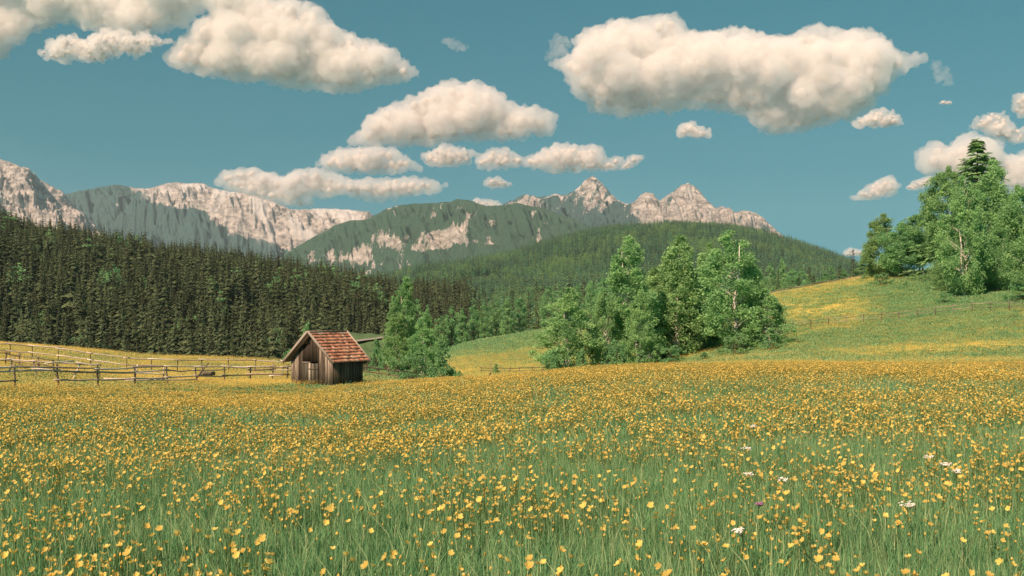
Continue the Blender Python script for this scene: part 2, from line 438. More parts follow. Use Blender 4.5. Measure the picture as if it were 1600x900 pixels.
def mountain(name, label, ridge, d_r, d_f, mat, rockf, relief=230.0, gully=260.0, jag=10.0, z_f=-20.0, step=1.4, nt=230, seed=0, power=1.25):
    rx = np.array([p[0] for p in ridge], float); ry = np.array([p[1] for p in ridge], float)
    u = np.arange(rx[0], rx[-1] + 0.1, step)
    t = np.concatenate([np.linspace(0, 1, nt), np.linspace(1, 1.6, 24)[1:]])
    U, Tt = np.meshgrid(u, t, indexing='ij')
    dr = d_r + 350 * noise3(U / 130.0, 0.3, 0.7, seed + 9)
    D = d_f + (dr - d_f) * Tt
    X = (U - 800) / F * D
    zr = (500 - np.interp(U, rx, ry)) / F * dr
    zr = zr + jag * fbm(U / 14.0, 0.3, 0.1, 4, seed + 3, 0.6, True)
    prof = np.where(Tt < 1, np.clip(Tt, 0, 1) ** power, 1 - (Tt - 1) * 1.1)
    Z = z_f + (zr - z_f) * prof
    wgt = np.where(Tt < 1, np.sin(np.pi * np.clip(Tt, 0, 1) ** 1.5) ** 0.8 * 0.95 + 0.04, 0.04)
    warp = 90 * fbm(X / 700, D / 900, 0, 3, seed + 40)
    g = fbm((X + warp * 2 + 0.5 * D) / gully, D / (gully * 3.0), 0.4, 6, seed + 11, 0.62, True)
    b = fbm((X + warp) / 620, D / 760, 1.4, 6, seed + 17, 0.56, True)
    rel = relief * (0.95 * (b - 0.35) + 0.75 * (g - 0.35))
    Z = Z + rel * wgt * np.clip((zr - z_f) / 700, 0.2, 1.3)
    cap = zr / dr * D - (1 - np.clip(Tt, 0, 1)) * 25.0
    Z = np.where(Tt < 1, np.minimum(Z, cap), Z)
    PXx = 800 + F * X / D; PYy = 500 - F * Z / D
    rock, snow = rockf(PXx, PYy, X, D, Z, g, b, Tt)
    nr_, nc_ = U.shape
    ii = np.arange(nr_ * nc_).reshape(nr_, nc_)
    q = np.stack([ii[:-1, :-1], ii[1:, :-1], ii[1:, 1:], ii[:-1, 1:]], -1).reshape(-1, 4)
    me = mesh_np(name, np.stack([X, D, Z], -1).reshape(-1, 3), [q], mat, {"rock": rock.ravel(), "snow": snow.ravel()}, smooth=False)
    return link(name, me, kind="structure", label=label)

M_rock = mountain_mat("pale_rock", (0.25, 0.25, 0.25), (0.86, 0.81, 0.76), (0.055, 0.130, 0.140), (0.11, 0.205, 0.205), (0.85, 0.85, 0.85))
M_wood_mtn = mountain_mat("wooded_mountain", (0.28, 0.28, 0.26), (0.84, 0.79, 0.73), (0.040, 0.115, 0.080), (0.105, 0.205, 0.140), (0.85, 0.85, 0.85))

def blob(px, py, cx, cy, rx, ry): return np.exp(-(((px - cx) / rx) ** 2 + ((py - cy) / ry) ** 2))

def rock_A(px, py, X, D, Z, g, b, t):
    v = fbm(X / 160, D / 600, Z / 200, 4, 61)
    r = 0.80 + 0.9 * v - 1.3 * np.clip(0.10 - g, 0, 1) - 0.8 * sstep(325, 370, py) * sstep(70, 10, px)  # gullies take the darker scrub colour, which paints in crevice shade
    return np.clip(r, 0, 1), np.zeros_like(px)

def rock_B(px, py, X, D, Z, g, b, t):
    v = fbm(X / 220, D / 700, Z / 260, 5, 71, 0.65)
    line = np.interp(px, [100, 205, 235, 268, 300, 340, 375, 410, 440, 475, 600], [240, 292, 312, 318, 322, 352, 362, 372, 388, 392, 400])
    r = sstep(12, -12, py - line + 26 * v)
    streak = sstep(0.40, 0.52, fbm((X + D * 0.35) / 170, D / 1500, Z / 300, 3, 72)) * (px < 270)
    r = np.clip(r + 0.8 * streak, 0, 1)
    sn = sstep(-0.05, 0.2, fbm(X / 260 + 0.002 * Z, D / 900, Z / 400, 3, 73)) * sstep(14, -6, py - line + 20 * v) * 0.75
    return r, np.clip(sn, 0, 1) * (px > 215)

def rock_C(px, py, X, D, Z, g, b, t):
    v = fbm(X / 130, D / 420, Z / 150, 4, 81, 0.6)
    m = (0.95 * blob(px, py, 520, 405, 26, 14) + 0.95 * blob(px, py, 560, 402, 18, 16) + 0.8 * blob(px, py, 575, 395, 12, 22) + 0.9 * blob(px, py, 615, 378, 20, 12)
         + 1.1 * blob(px, py, 685, 368, 26, 13) + 0.9 * blob(px, py, 715, 362, 14, 15) + 0.8 * blob(px, py, 660, 388, 40, 7) + 0.8 * blob(px, py, 765, 347, 16, 8)
         + 0.8 * blob(px, py, 765, 372, 12, 8) + 0.7 * blob(px, py, 613, 333, 12, 7) + 0.6 * blob(px, py, 720, 325, 20, 4) + 0.6 * blob(px, py, 590, 360, 16, 6) + 0.5 * blob(px, py, 645, 372, 60, 10)
         + 0.5 * blob(px, py, 740, 378, 40, 8))
    v2 = fbm(X / 42, D / 500, Z / 120, 5, 83, 0.7)
    r = 0.72 * m + (0.75 * v2 + 0.5 * v) * sstep(0.05, 0.5, m) + 0.62 * sstep(0.02, 0.26, v2 + 0.3 * v) * sstep(0.0, 0.25, fbm(X / 260, D / 700, Z / 300, 2, 87))
    return np.clip(r, 0, 1), np.zeros_like(px)

def rock_D(px, py, X, D, Z, g, b, t):
    v = fbm((X - 0.8 * Z) / 90, D / 800, (Z + 0.6 * X) / 420, 4, 91, 0.55)
    line = np.interp(px, [800, 815, 850, 880, 925, 960, 985, 995, 1040, 1080, 1130, 1200], [330, 335, 375, 318, 345, 338, 318, 360, 360, 360, 360, 360])
    r = sstep(25, -25, py - line) * 0.42 + 1.15 * v - 0.9 * np.clip(0.15 - g, 0, 1) + 0.30 * blob(px, py, 930, 300, 26, 26) + 0.45 * sstep(965, 1020, px) + 0.35 * blob(px, py, 840, 345, 22, 26)  # scrub colour along the gullies doubles as painted shadow between the crags
    return np.clip(r, 0, 1), np.zeros_like(px)

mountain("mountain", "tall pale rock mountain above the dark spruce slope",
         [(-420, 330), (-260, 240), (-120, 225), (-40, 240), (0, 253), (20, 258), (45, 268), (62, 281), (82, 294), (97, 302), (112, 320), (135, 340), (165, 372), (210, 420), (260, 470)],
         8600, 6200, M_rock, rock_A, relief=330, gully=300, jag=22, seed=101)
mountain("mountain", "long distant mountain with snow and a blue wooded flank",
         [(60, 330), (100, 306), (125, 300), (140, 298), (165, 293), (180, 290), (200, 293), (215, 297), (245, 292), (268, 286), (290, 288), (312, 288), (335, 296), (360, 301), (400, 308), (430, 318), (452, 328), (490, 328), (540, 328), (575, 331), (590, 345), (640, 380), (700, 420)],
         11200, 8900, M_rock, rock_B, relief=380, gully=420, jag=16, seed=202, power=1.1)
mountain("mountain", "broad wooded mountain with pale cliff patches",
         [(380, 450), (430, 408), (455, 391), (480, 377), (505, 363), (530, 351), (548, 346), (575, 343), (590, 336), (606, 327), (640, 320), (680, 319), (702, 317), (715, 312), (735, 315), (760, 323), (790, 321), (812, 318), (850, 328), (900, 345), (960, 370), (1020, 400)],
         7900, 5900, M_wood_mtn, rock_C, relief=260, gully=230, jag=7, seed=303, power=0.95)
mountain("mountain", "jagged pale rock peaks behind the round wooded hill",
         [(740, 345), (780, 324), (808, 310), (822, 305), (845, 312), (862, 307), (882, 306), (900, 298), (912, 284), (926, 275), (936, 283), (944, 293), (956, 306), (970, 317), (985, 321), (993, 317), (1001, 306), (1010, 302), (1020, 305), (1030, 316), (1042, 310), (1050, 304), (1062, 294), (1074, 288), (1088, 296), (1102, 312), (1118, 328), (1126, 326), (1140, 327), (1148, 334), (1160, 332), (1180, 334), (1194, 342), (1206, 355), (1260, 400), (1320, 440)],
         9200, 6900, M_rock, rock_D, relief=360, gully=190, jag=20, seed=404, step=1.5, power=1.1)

# ------------------------------------------------------------------ foliage builders
def leaf_cards(C, size, flat=0.55, rg=rng, up=0.0):
    """rhombic leaves at centres C (n,3); returns verts (4n,3), quads"""
    n = len(C)
    a = rg.normal(size=(n, 3)); a[:, 2] = a[:, 2] - up; a /= np.linalg.norm(a, axis=1)[:, None]
    b = np.cross(a, rg.normal(size=(n, 3))); b /= np.linalg.norm(b, axis=1)[:, None] + 1e-9
    s = size * rg.uniform(0.6, 1.4, n)[:, None]
    V = np.stack([C + a * s * 0.5, C + b * s * 0.5 * flat, C - a * s * 0.5, C - b * s * 0.5 * flat], 1).reshape(-1, 3)
    return V, np.arange(4 * n).reshape(n, 4)

def broadleaf(name, h, base, rad, prof, nclump, clump, nleaf, leaf, seed, mat, bark, droop=0.0, trunk_r=None, stems=1, lean=0.0):
    """returns (trunk mesh, crown mesh) of a tree h metres high; prof(t) is the crown's relative radius"""
    rg = np.random.default_rng(seed)
    cc, tint_, size_ = [], [], []
    tt = rg.uniform(0, 1, nclump * 8)
    w = prof(tt) ** 1.35 + 0.03
    tt = rg.choice(tt, nclump, p=w / w.sum())
    ph0 = rg.uniform(0, 6.28, 5)
    nl = 15
    lt = (np.arange(nl) + rg.uniform(-.4, .4, nl)) / nl; la = rg.uniform(0, 6.28) + np.arange(nl) * 2.4 + rg.normal(size=nl) * 0.4
    for t in tt:
        a = rg.uniform(0, 2 * np.pi)
        if rg.uniform() < 0.62:          # gather round one of the limbs
            j = rg.integers(nl); t = float(np.clip(lt[j] + 0.045 * rg.normal(), 0, 1)); a = la[j] + 0.38 * rg.normal()
        lob = 1 + 0.20 * math.sin(2 * a + ph0[0] + 5 * t) + 0.16 * math.sin(3 * a + ph0[1] - 8 * t) + 0.10 * math.sin(11 * t + ph0[2])
        r = rad * prof(t) * lob * rg.uniform(0.1, 1.0) ** 0.45
        cc.append((r * math.cos(a), r * math.sin(a), base + (h - base) * t - droop * r * 0.25))
        tint_.append(np.clip(0.5 + 0.28 * rg.normal(), 0, 1)); size_.append(clump * rg.uniform(0.55, 1.35) * (0.6 + 0.4 * prof(t)))
    cc = np.array(cc); size_ = np.array(size_); tint_ = np.array(tint_)
    k = np.repeat(np.arange(nclump), nleaf)
    off = rg.normal(size=(len(k), 3)); off /= np.linalg.norm(off, axis=1)[:, None]
    off *= (rg.uniform(0, 1, len(k)) ** 0.5)[:, None] * size_[k][:, None]
    off[:, 2] *= 0.75 + droop
    if droop: off[:, 2] -= np.abs(rg.normal(size=len(k))) * droop * size_[k] * 0.6
    C = cc[k] + off
    C[:, 2] = np.maximum(C[:, 2], 0.05)
    V, q = leaf_cards(C, leaf, 0.55, rg, droop)
    crown = mesh_np(name + "_crown", V, [q], mat, {"tint": np.repeat(np.clip(tint_[k] + 0.16 * rg.normal(size=len(k)), 0, 1), 4)})
    mb = MB()
    tr = trunk_r or h * 0.012
    for s in range(stems):
        ang = 2 * math.pi * s / max(stems, 1) + rg.uniform(0, 1)
        sp = 0 if stems == 1 else rad * 0.12
        top = (rg.normal() * 0.15 * rad * (1 if stems == 1 else 2), rg.normal() * 0.15 * rad, h * (0.88 if s == 0 else rg.uniform(0.6, 0.78)))
        p0 = np.array((sp * math.cos(ang), sp * math.sin(ang), -0.25)); p1 = np.array(top)
        pts = [p0 + (p1 - p0) * f + np.array((rg.normal(), rg.normal(), 0)) * 0.03 * rad * (0 < f < 1) for f in np.linspace(0, 1, 7)]
        mb.tube(pts, [tr * (1.25 if i == 0 else 1) * (1 - 0.86 * i / 6) for i in range(7)], 7)
    for i in rg.choice(nclump, min(nclump, 46), replace=False):
        c = cc[i]; z0 = max(0.12 * h, c[2] - 0.55 * math.hypot(c[0], c[1]) - 0.04 * h)
        f = z0 / h
        p0 = np.array((0, 0, z0)); mid = p0 * 0.5 + c * 0.5 + np.array((0, 0, 0.05 * rad))
        mb.tube([p0, mid, c], [tr * 0.45 * (1 - f) + 0.012, tr * 0.28 * (1 - f) + 0.01, 0.008], 4, cap=False)
    trunk = mb.mesh(name + "_trunk", bark)
    return trunk, crown

def conifer(name, h, rad, tiers, nb, seed, mat, spray=0, droop=0.35, bare=0.04, ragged=0.25, ls=0.11, pw=0.85):
    """spruce: tiers of drooping boughs; with spray>0 every bough carries hanging needle sprays"""
    rg = np.random.default_rng(seed)
    V, T, tint_ = [], [], []
    nv = 0
    for i in range(tiers):
        t = i / (tiers - 1)
        z = h * (bare + (1 - bare) * t ** 0.92)
        r = rad * (1 - t) ** pw + 0.03 * rad
        k = max(4, int(nb * (1 - 0.45 * t)))
        a0 = rg.uniform(0, 6.28)
        for j in range(k):
            a = a0 + 2 * math.pi * (j + rg.uniform(-0.35, 0.35)) / k
            rr = r * (1 + ragged * rg.normal()); rr = max(rr, 0.1 * rad)
            ca, sa = math.cos(a), math.sin(a)
            dz = -droop * rr + 0.10 * rr * rg.normal()
            z0 = z + rg.normal() * h * (0.55 if spray > 20 else 0.35) / tiers
            wd = max(0.10 * rad, 2.2 * rr / k)
            tv = np.clip(0.5 + 0.25 * rg.normal(), 0, 1)
            if not spray:
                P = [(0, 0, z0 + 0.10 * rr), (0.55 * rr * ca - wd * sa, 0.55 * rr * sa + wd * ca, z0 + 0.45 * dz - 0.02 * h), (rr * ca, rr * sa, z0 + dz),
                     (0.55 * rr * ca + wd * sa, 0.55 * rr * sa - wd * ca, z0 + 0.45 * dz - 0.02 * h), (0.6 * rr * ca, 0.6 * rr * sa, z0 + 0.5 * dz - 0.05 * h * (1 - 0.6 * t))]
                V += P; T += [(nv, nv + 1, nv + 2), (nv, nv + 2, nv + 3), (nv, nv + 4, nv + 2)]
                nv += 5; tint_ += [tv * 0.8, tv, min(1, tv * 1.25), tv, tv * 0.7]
            else:
                for s in range(spray):
                    f = rg.uniform(0.15, 1.0) ** 0.8
                    sw = wd * (1 - f * 0.55) * rg.uniform(-1, 1)
                    c = np.array((f * rr * ca - sw * sa, f * rr * sa + sw * ca, z0 + f ** 1.4 * dz + 0.12 * rr * (f > 0.85)))
                    L = ls * rad * rg.uniform(0.6, 1.5)
                    out = np.array((ca, sa, -0.55 + 0.35 * rg.normal())); side = np.array((-sa, ca, 0.2 * rg.normal()))
                    P = [c - out * L * 0.4, c + side * L * 0.42 + np.array((0, 0, -0.25 * L)), c + out * L, c - side * L * 0.42 + np.array((0, 0, -0.25 * L))]
                    V += [tuple(p) for p in P]; T += [(nv, nv + 1, nv + 2), (nv, nv + 2, nv + 3)]
                    nv += 4; tint_ += [np.clip(tv + 0.2 * rg.normal(), 0, 1)] * 4
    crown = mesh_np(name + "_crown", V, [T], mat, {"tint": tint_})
    mb = MB(); mb.tube([(0, 0, -1.0), (0, 0, h * 0.5), (0, 0, h * 0.97)], [h * 0.011, h * 0.007, h * 0.001], 6)
    return mb.mesh(name + "_trunk", M_bark), crown

def joined(name, pair, mats):
    """trunk and crown in one mesh, for the uncountable far woods"""
    Vs, fs, mi, tn, n = [], {3: [], 4: []}, {3: [], 4: []}, [], 0
    for k, me in enumerate(pair):
        co = np.empty(len(me.vertices) * 3, np.float32); me.vertices.foreach_get("co", co); Vs.append(co.reshape(-1, 3))
        for p in me.polygons:
            q = [v + n for v in p.vertices]; fs[len(q)].append(q); mi[len(q)].append(k)
        t = np.full(len(me.vertices), 0.2, np.float32)
        if "tint" in me.attributes: me.attributes["tint"].data.foreach_get("value", t)
        tn.append(t); n += len(me.vertices)
    return mesh_np(name, np.concatenate(Vs), [fs[3], fs[4]], attr={"tint": np.concatenate(tn)}, mats=mats, matidx=mi[3] + mi[4])

def p_birch(t): return np.clip(np.minimum(1.0, (t + 0.22) * 2.2) * np.clip(1.02 - t ** 1.7, 0, 1) ** 0.62, 0.10, 1)
def p_round(t): return np.clip(np.sqrt(np.clip(1 - (2 * t - 0.9) ** 2, 0, 1)), 0.05, 1)
def p_cone(t): return np.clip((1 - t) ** 0.8 * np.minimum(1, (t + 0.12) * 4), 0.02, 1)
def p_dome(t): return np.clip(np.sqrt(np.clip(1 - t ** 2, 0, 1)), 0.05, 1)

# ------------------------------------------------------------------ scatter (stuff only)
def scatter_group():
    g = bpy.data.node_groups.new("scatter", 'GeometryNodeTree')
    g.interface.new_socket("Geometry", in_out='INPUT', socket_type='NodeSocketGeometry')
    g.interface.new_socket("Collection", in_out='INPUT', socket_type='NodeSocketCollection')
    g.interface.new_socket("Geometry", in_out='OUTPUT', socket_type='NodeSocketGeometry')
    n, l = g.nodes, g.links
    gi, go = n.new("NodeGroupInput"), n.new("NodeGroupOutput")
    ci = n.new("GeometryNodeCollectionInfo"); ci.inputs['Separate Children'].default_value = True; ci.inputs['Reset Children'].default_value = True
    ip = n.new("GeometryNodeInstanceOnPoints"); ip.inputs['Pick Instance'].default_value = True
    def na(name, t):
        x = n.new("GeometryNodeInputNamedAttribute"); x.data_type = t; x.inputs[0].default_value = name
        return x.outputs[0]
    l.new(gi.outputs['Geometry'], ip.inputs['Points']); l.new(gi.outputs['Collection'], ci.inputs['Collection'])
    l.new(ci.outputs[0], ip.inputs['Instance']); l.new(na("pick", 'INT'), ip.inputs['Instance Index'])
    l.new(na("turn", 'FLOAT_VECTOR'), ip.inputs['Rotation']); l.new(na("size", 'FLOAT_VECTOR'), ip.inputs['Scale'])
    l.new(ip.outputs[0], go.inputs[0])
    return g
SCATTER = scatter_group()

def scatter(name, P, meshes, pick, turn, size, label):
    """points P (n,3) -> one object of kind stuff whose copies come from MESHES"""
    col = bpy.data.collections.new(name + "_sources")
    for i, me in enumerate(meshes):
        col.objects.link(bpy.data.objects.new("%s_source_%02d" % (name, i), me))
    me = bpy.data.meshes.new(name)
    me.vertices.add(len(P)); me.vertices.foreach_set("co", np.asarray(P, np.float32).ravel())
    a = me.attributes.new("pick", 'INT', 'POINT'); a.data.foreach_set("value", np.asarray(pick, np.int32))
    for k, v in (("turn", turn), ("size", size)):
        v = np.asarray(v, np.float32)
        if v.ndim == 1: v = np.stack([v] * 3, -1)
        a = me.attributes.new(k, 'FLOAT_VECTOR', 'POINT'); a.data.foreach_set("vector", v.ravel())
    o = link(name, me, kind="stuff", label=label)
    md = o.modifiers.new("scatter", 'NODES'); md.node_group = SCATTER
    sock = [s for s in SCATTER.interface.items_tree if s.in_out == 'INPUT' and s.name == "Collection"][0]
    md[sock.identifier] = col
    return o

def yaw(n, tilt=0.0, rg=rng):
    return np.stack([rg.normal(size=n) * tilt, rg.normal(size=n) * tilt, rg.uniform(0, 6.283, n)], -1)

# ------------------------------------------------------------------ spruce forest on the slope
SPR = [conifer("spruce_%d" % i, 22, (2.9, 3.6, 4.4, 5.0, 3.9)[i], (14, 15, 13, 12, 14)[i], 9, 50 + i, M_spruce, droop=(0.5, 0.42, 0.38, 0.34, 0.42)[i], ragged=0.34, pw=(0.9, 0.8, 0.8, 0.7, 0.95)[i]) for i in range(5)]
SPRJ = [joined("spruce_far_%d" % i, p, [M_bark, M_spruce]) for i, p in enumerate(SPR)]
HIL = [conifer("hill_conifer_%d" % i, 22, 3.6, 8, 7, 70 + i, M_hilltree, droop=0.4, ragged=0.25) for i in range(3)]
M_hilldark = leaf_mat("dark_hill_needles", (0.050, 0.135, 0.090), (0.105, 0.245, 0.150), 0.2, lo=0.65, hi=1.35)
M_hilllight = leaf_mat("light_hill_leaves", (0.17, 0.33, 0.14), (0.28, 0.44, 0.19), 0.35)
HID = [joined("dark_hill_conifer_%d" % i, p, [M_bark, M_hilldark]) for i, p in enumerate(HIL)]
HILJ = [joined("hill_conifer_far_%d" % i, p, [M_bark, M_hilltree]) for i, p in enumerate(HIL)]
BRO = [broadleaf("broad_%d" % i, 17, 1.5, 4.6, p_round if i % 2 else p_birch, 34, 1.7, 22, 0.85, 90 + i, M_leaf, M_bark) for i in range(4)]
BROJ = [joined("broad_far_%d" % i, p, [M_bark, M_hilllight]) for i, p in enumerate(BRO)]

def jitter_grid(d0, d1, s0, s1, step):
    """points about STEP apart in the wedge between columns s0..s1 and depths d0..d1"""
    X0, X1 = min((s0 - 800) / F * d0, (s0 - 800) / F * d1), max((s1 - 800) / F * d0, (s1 - 800) / F * d1)
    xs = np.arange(X0, X1, step); ys = np.arange(d0, d1, step)
    X, Y = np.meshgrid(xs, ys)
    X = (X + rng.uniform(-.5, .5, X.shape) * step).ravel(); Y = (Y + rng.uniform(-.5, .5, Y.shape) * step).ravel()
    s = 800 + F * X / Y
    k = (s > s0) & (s < s1)
    return X[k], Y[k]

def spruce_place(o_pair, root_label, group, X, Y, sc, rz):
    pass

fx, fy = jitter_grid(395, 1330, -330, 735, 6.6)
fs_ = 800 + F * fx / fy
dens = fbm(fx / 40, fy / 40, 0, 2, 33)
keep = (dens > -0.30) & ~((fs_ > 620) & (fy < 600)) & ~((fs_ > 545) & (fs_ < 625) & (fy < 560))
fx, fy, fs_ = fx[keep], fy[keep], fs_[keep]
fz = H(fx, fy)
fsc = np.clip(0.90 + 0.30 * rng.normal(size=len(fx)) + 0.30 * fbm(fx / 45, fy / 45, 5, 2, 34), 0.4, 1.55)
# tops that stand clear of the meadow edge, in order of depth: those become objects
top_px = 500 - F * (fz + 22 * fsc) / fy
edge = np.interp(fs_, [-100, 0, 220, 440, 600, 720], [538, 541, 557, 567, 577, 560])
vis = (top_px < edge - 14) & (fs_ > -6) & (fs_ < 735)
order = np.argsort(np.where(vis, fy, 1e9))[:215]
near_mask = np.zeros(len(fx), bool); near_mask[order] = True
roots = []
for i in range(5):
    r = empty("spruce_tree", label="dark spruce tree in the front rows of the forest slope behind the meadow fences", category="tree", group="spruces in the front rows of the forest")
    link("trunk", SPR[i][0], r); link("crown", SPR[i][1], r); roots.append(r)
for n_, i in enumerate(np.nonzero(near_mask)[0]):
    r = roots[n_] if n_ < 5 else copy_tree(roots[n_ % 5])
    r.location = (fx[i], fy[i], fz[i] - 0.3); r.rotation_euler = (0, 0, rng.uniform(0, 6.28))
    s = fsc[i]; r.scale = (s * rng.uniform(0.9, 1.15),) * 2 + (s,)
k = ~near_mask
scatter("spruce_forest", np.stack([fx, fy, fz - 0.3], -1)[k], SPRJ + BROJ, np.where(rng.uniform(size=k.sum()) < np.clip(0.03 + 0.5 * (fbm(fx / 70, fy / 70, 9, 2, 36)[k] - 0.22) + 0.10 * sstep(480, 700, fs_[k]), 0.012, 0.5), rng.integers(5, 9, k.sum()), rng.integers(0, 5, k.sum())), yaw(k.sum(), 0.015),
        np.stack([fsc * rng.uniform(0.9, 1.15, len(fx)), fsc * rng.uniform(0.9, 1.15, len(fx)), fsc], -1)[k], "dark spruce forest covering the slope")

# woods on the round hill and in the valley
hx1, hy1 = jitter_grid(1250, 2200, 560, 1450, 7.5)
hx2, hy2 = jitter_grid(2200, 4150, 540, 1560, 10.5)
hx, hy = np.concatenate([hx1, hx2]), np.concatenate([hy1, hy2])
hz = H(hx, hy); hs = 800 + F * hx / hy; hyp = 500 - F * hz / hy
clear = (blob(hs, hyp, 765, 437, 40, 9) + blob(hs, hyp, 735, 441, 25, 6) + blob(hs, hyp, 885, 410, 12, 3) + blob(hs, hyp, 850, 423, 10, 3)) + 0.25 * noise3(hx / 60, hy / 60, 0, 8)
k = clear < 0.55
hx, hy, hz, hs = hx[k], hy[k], hz[k], hs[k]
sp = fbm(hx / 160, hy / 260, 0, 3, 41)
sp2 = fbm(hx / 110, hy / 200, 4, 3, 45)
ur = rng.uniform(size=len(hx))
pick = np.where(ur < np.clip(0.10 + 1.3 * sp, 0.03, 0.75), rng.integers(3, 7, len(hx)), np.where(rng.uniform(size=len(hx)) < np.clip(0.45 + 1.5 * sp2, 0.05, 0.95), rng.integers(7, 10, len(hx)), rng.integers(0, 3, len(hx))))
hsc = np.clip(0.9 + 0.22 * rng.normal(size=len(hx)) + 0.35 * sp2, 0.45, 1.6)
scatter("hill_forest", np.stack([hx, hy, hz - 0.5], -1), HILJ + BROJ + HID, pick, yaw(len(hx), 0.01), hsc, "green mixed forest covering the round hill")
vx, vy = jitter_grid(470, 1250, 655, 1500, 8.0)
vz = H(vx, vy); vs = 800 + F * vx / vy
k = rng.uniform(size=len(vx)) < 0.85
vx, vy, vz, vs = vx[k], vy[k], vz[k], vs[k]
dk = (sstep(760, 690, vs) * 0.85 + 0.15) 
pick = np.where(rng.uniform(size=len(vx)) < dk, rng.integers(7, 12, len(vx)), np.where(rng.uniform(size=len(vx)) < 0.6, rng.integers(0, 3, len(vx)), rng.integers(3, 7, len(vx))))
scatter("valley_forest", np.stack([vx, vy, vz - 0.5], -1), HILJ + BROJ + SPRJ, pick, yaw(len(vx), 0.01), np.clip(0.8 + 0.2 * rng.normal(size=len(vx)), 0.45, 1.3), "mixed forest on the valley floor")

def set_label(o, label, cat, group=None):
    o["label"] = label; o["category"] = cat
    if group: o["group"] = group

def plant_tree(name, pair, h0, x, ytop, d, label, cat="tree", group=None, hw=None, rad0=None, sink=0.1, back=0.0):
    """a tree on bearing x at depth d, its top at height ytop of the photograph"""
    p = PX(x, d); h = (500 - ytop) * d / F - p.z
    s = h / h0
    r = empty(name, (p.x, p.y, p.z - sink), random.uniform(0, 6.28), label=label, category=cat, group=group)
    w = s if hw is None else hw * d / F / rad0
    r.scale = (w, w, s)
    link("trunk", pair[0], r); c = link("crown", pair[1], r)
    if back:                                  # crown grown away from the viewer's side of the stem
        r.rotation_euler = (0, 0, 0); c.location = (0, back, 0)
    return r

ORD_ = "first second third fourth fifth sixth seventh eighth ninth tenth eleventh twelfth thirteenth fourteenth fifteenth sixteenth seventeenth eighteenth".split()
# pale broadleaf trees scattered in the dark spruce slope
pale_trees = [(14, 346), (78, 372), (138, 388), (186, 379), (215, 380), (28, 424), (178, 428), (372, 430), (432, 440), (462, 436), (505, 422), (522, 428), (566, 436), (590, 456),
             (120, 532), (430, 520), (560, 448), (345, 470)]
for x, y in pale_trees:
    dd = np.arange(470, 1320, 5.0)
    yy = 500 - F * (H((x - 800) / F * dd, dd) + 19) / dd
    j = np.argmax(yy < y + 3) if (yy < y + 3).any() else len(dd) - 1
    d = float(dd[j])
    plant_tree("broadleaf_tree", BRO[random.randrange(4)], 17, x, y - 14, d, "light green broadleaf tree among the dark spruces, %s from the picture's left edge" % ORD_[sorted(m[0] for m in pale_trees).index(x)], group="pale trees in the spruce forest", hw=random.uniform(13, 22), rad0=4.6)

# ------------------------------------------------------------------ middle distance trees
MID = [broadleaf("mid_tree_%d" % i, 16, 0.6, 4.2, (p_round, p_birch, p_cone, p_dome)[i], 120, 1.2, 44, 0.50, 120 + i, M_leaf, M_bark) for i in range(4)]
MSP = [conifer("mid_spruce_%d" % i, 18, 3.2, 22, 10, 140 + i, (M_spruce, M_near_spruce)[i], spray=5, droop=0.4) for i in range(2)]
midx = [(690, 492, 335), (706, 480, 340), (722, 482, 338), (741, 474, 345), (757, 472, 342), (775, 468, 350), (792, 464, 338), (812, 462, 345), (858, 446, 318), (878, 452, 325), (903, 444, 315), (922, 436, 310), (943, 432, 300), (652, 470, 300), (668, 478, 310), (640, 485, 330)]
ORD = ORD_
def nth(x, xs): return ORD[sorted(xs).index(x)]
for i, (x, y, d) in enumerate(midx):
    plant_tree("broadleaf_tree", MID[i % 4], 16, x, y, d, "broadleaf tree, %s from the hut in the row along the sloping meadow's upper edge" % nth(x, [m[0] for m in midx]), group="trees along the upper meadow edge", hw=random.uniform(11, 17), rad0=4.2)
edge_spruce = [(748, 468, 352), (802, 455, 352), (838, 438, 330), (826, 455, 335), (914, 455, 330), (930, 450, 320)]
for x, y, d in edge_spruce:
    plant_tree("spruce_tree", MSP[0], 18, x, y, d, "dark spruce, %s from the hut among the broadleaf trees of the upper meadow edge" % nth(x, [m[0] for m in edge_spruce]), group="spruces along the upper meadow edge", hw=random.uniform(8, 11), rad0=3.2)
crest_row = [(1205, 412, 262), (1222, 404, 268), (1238, 418, 258), (1252, 420, 272), (1296, 416, 262), (1318, 420, 258), (1284, 432, 246), (1262, 436, 244), (1232, 438, 246), (1348, 405, 240), (1362, 412, 238), (1306, 436, 240)]
for i, (x, y, d) in enumerate(crest_row):
    plant_tree("broadleaf_tree", MID[(1, 2, 0, 1)[i % 4]], 16, x, y, d, "bushy tree behind the flowering crest, %s of its row from the birch clump" % nth(x, [m[0] for m in crest_row]), group="trees behind the hill crest", hw=random.uniform(13, 18), rad0=4.2)
crest_spruce = [(1216, 420, 255, 8), (1248, 432, 246, 10), (1265, 416, 250, 11), (1312, 414, 244, 11), (1272, 430, 240, 10), (1230, 430, 258, 8)]
for x, y, d, w in crest_spruce:
    plant_tree("spruce_tree", MSP[0], 18, x, y, d, "small dark spruce behind the flowering crest, %s of six from the birch clump" % nth(x, [m[0] for m in crest_spruce]), group="spruces behind the hill crest", hw=w, rad0=3.2)
plant_tree("spruce_tree", MSP[0], 18, 1333, 389, 232, "tallest dark pointed spruce on the hill crest, alone against the sky", hw=11, rad0=3.2)

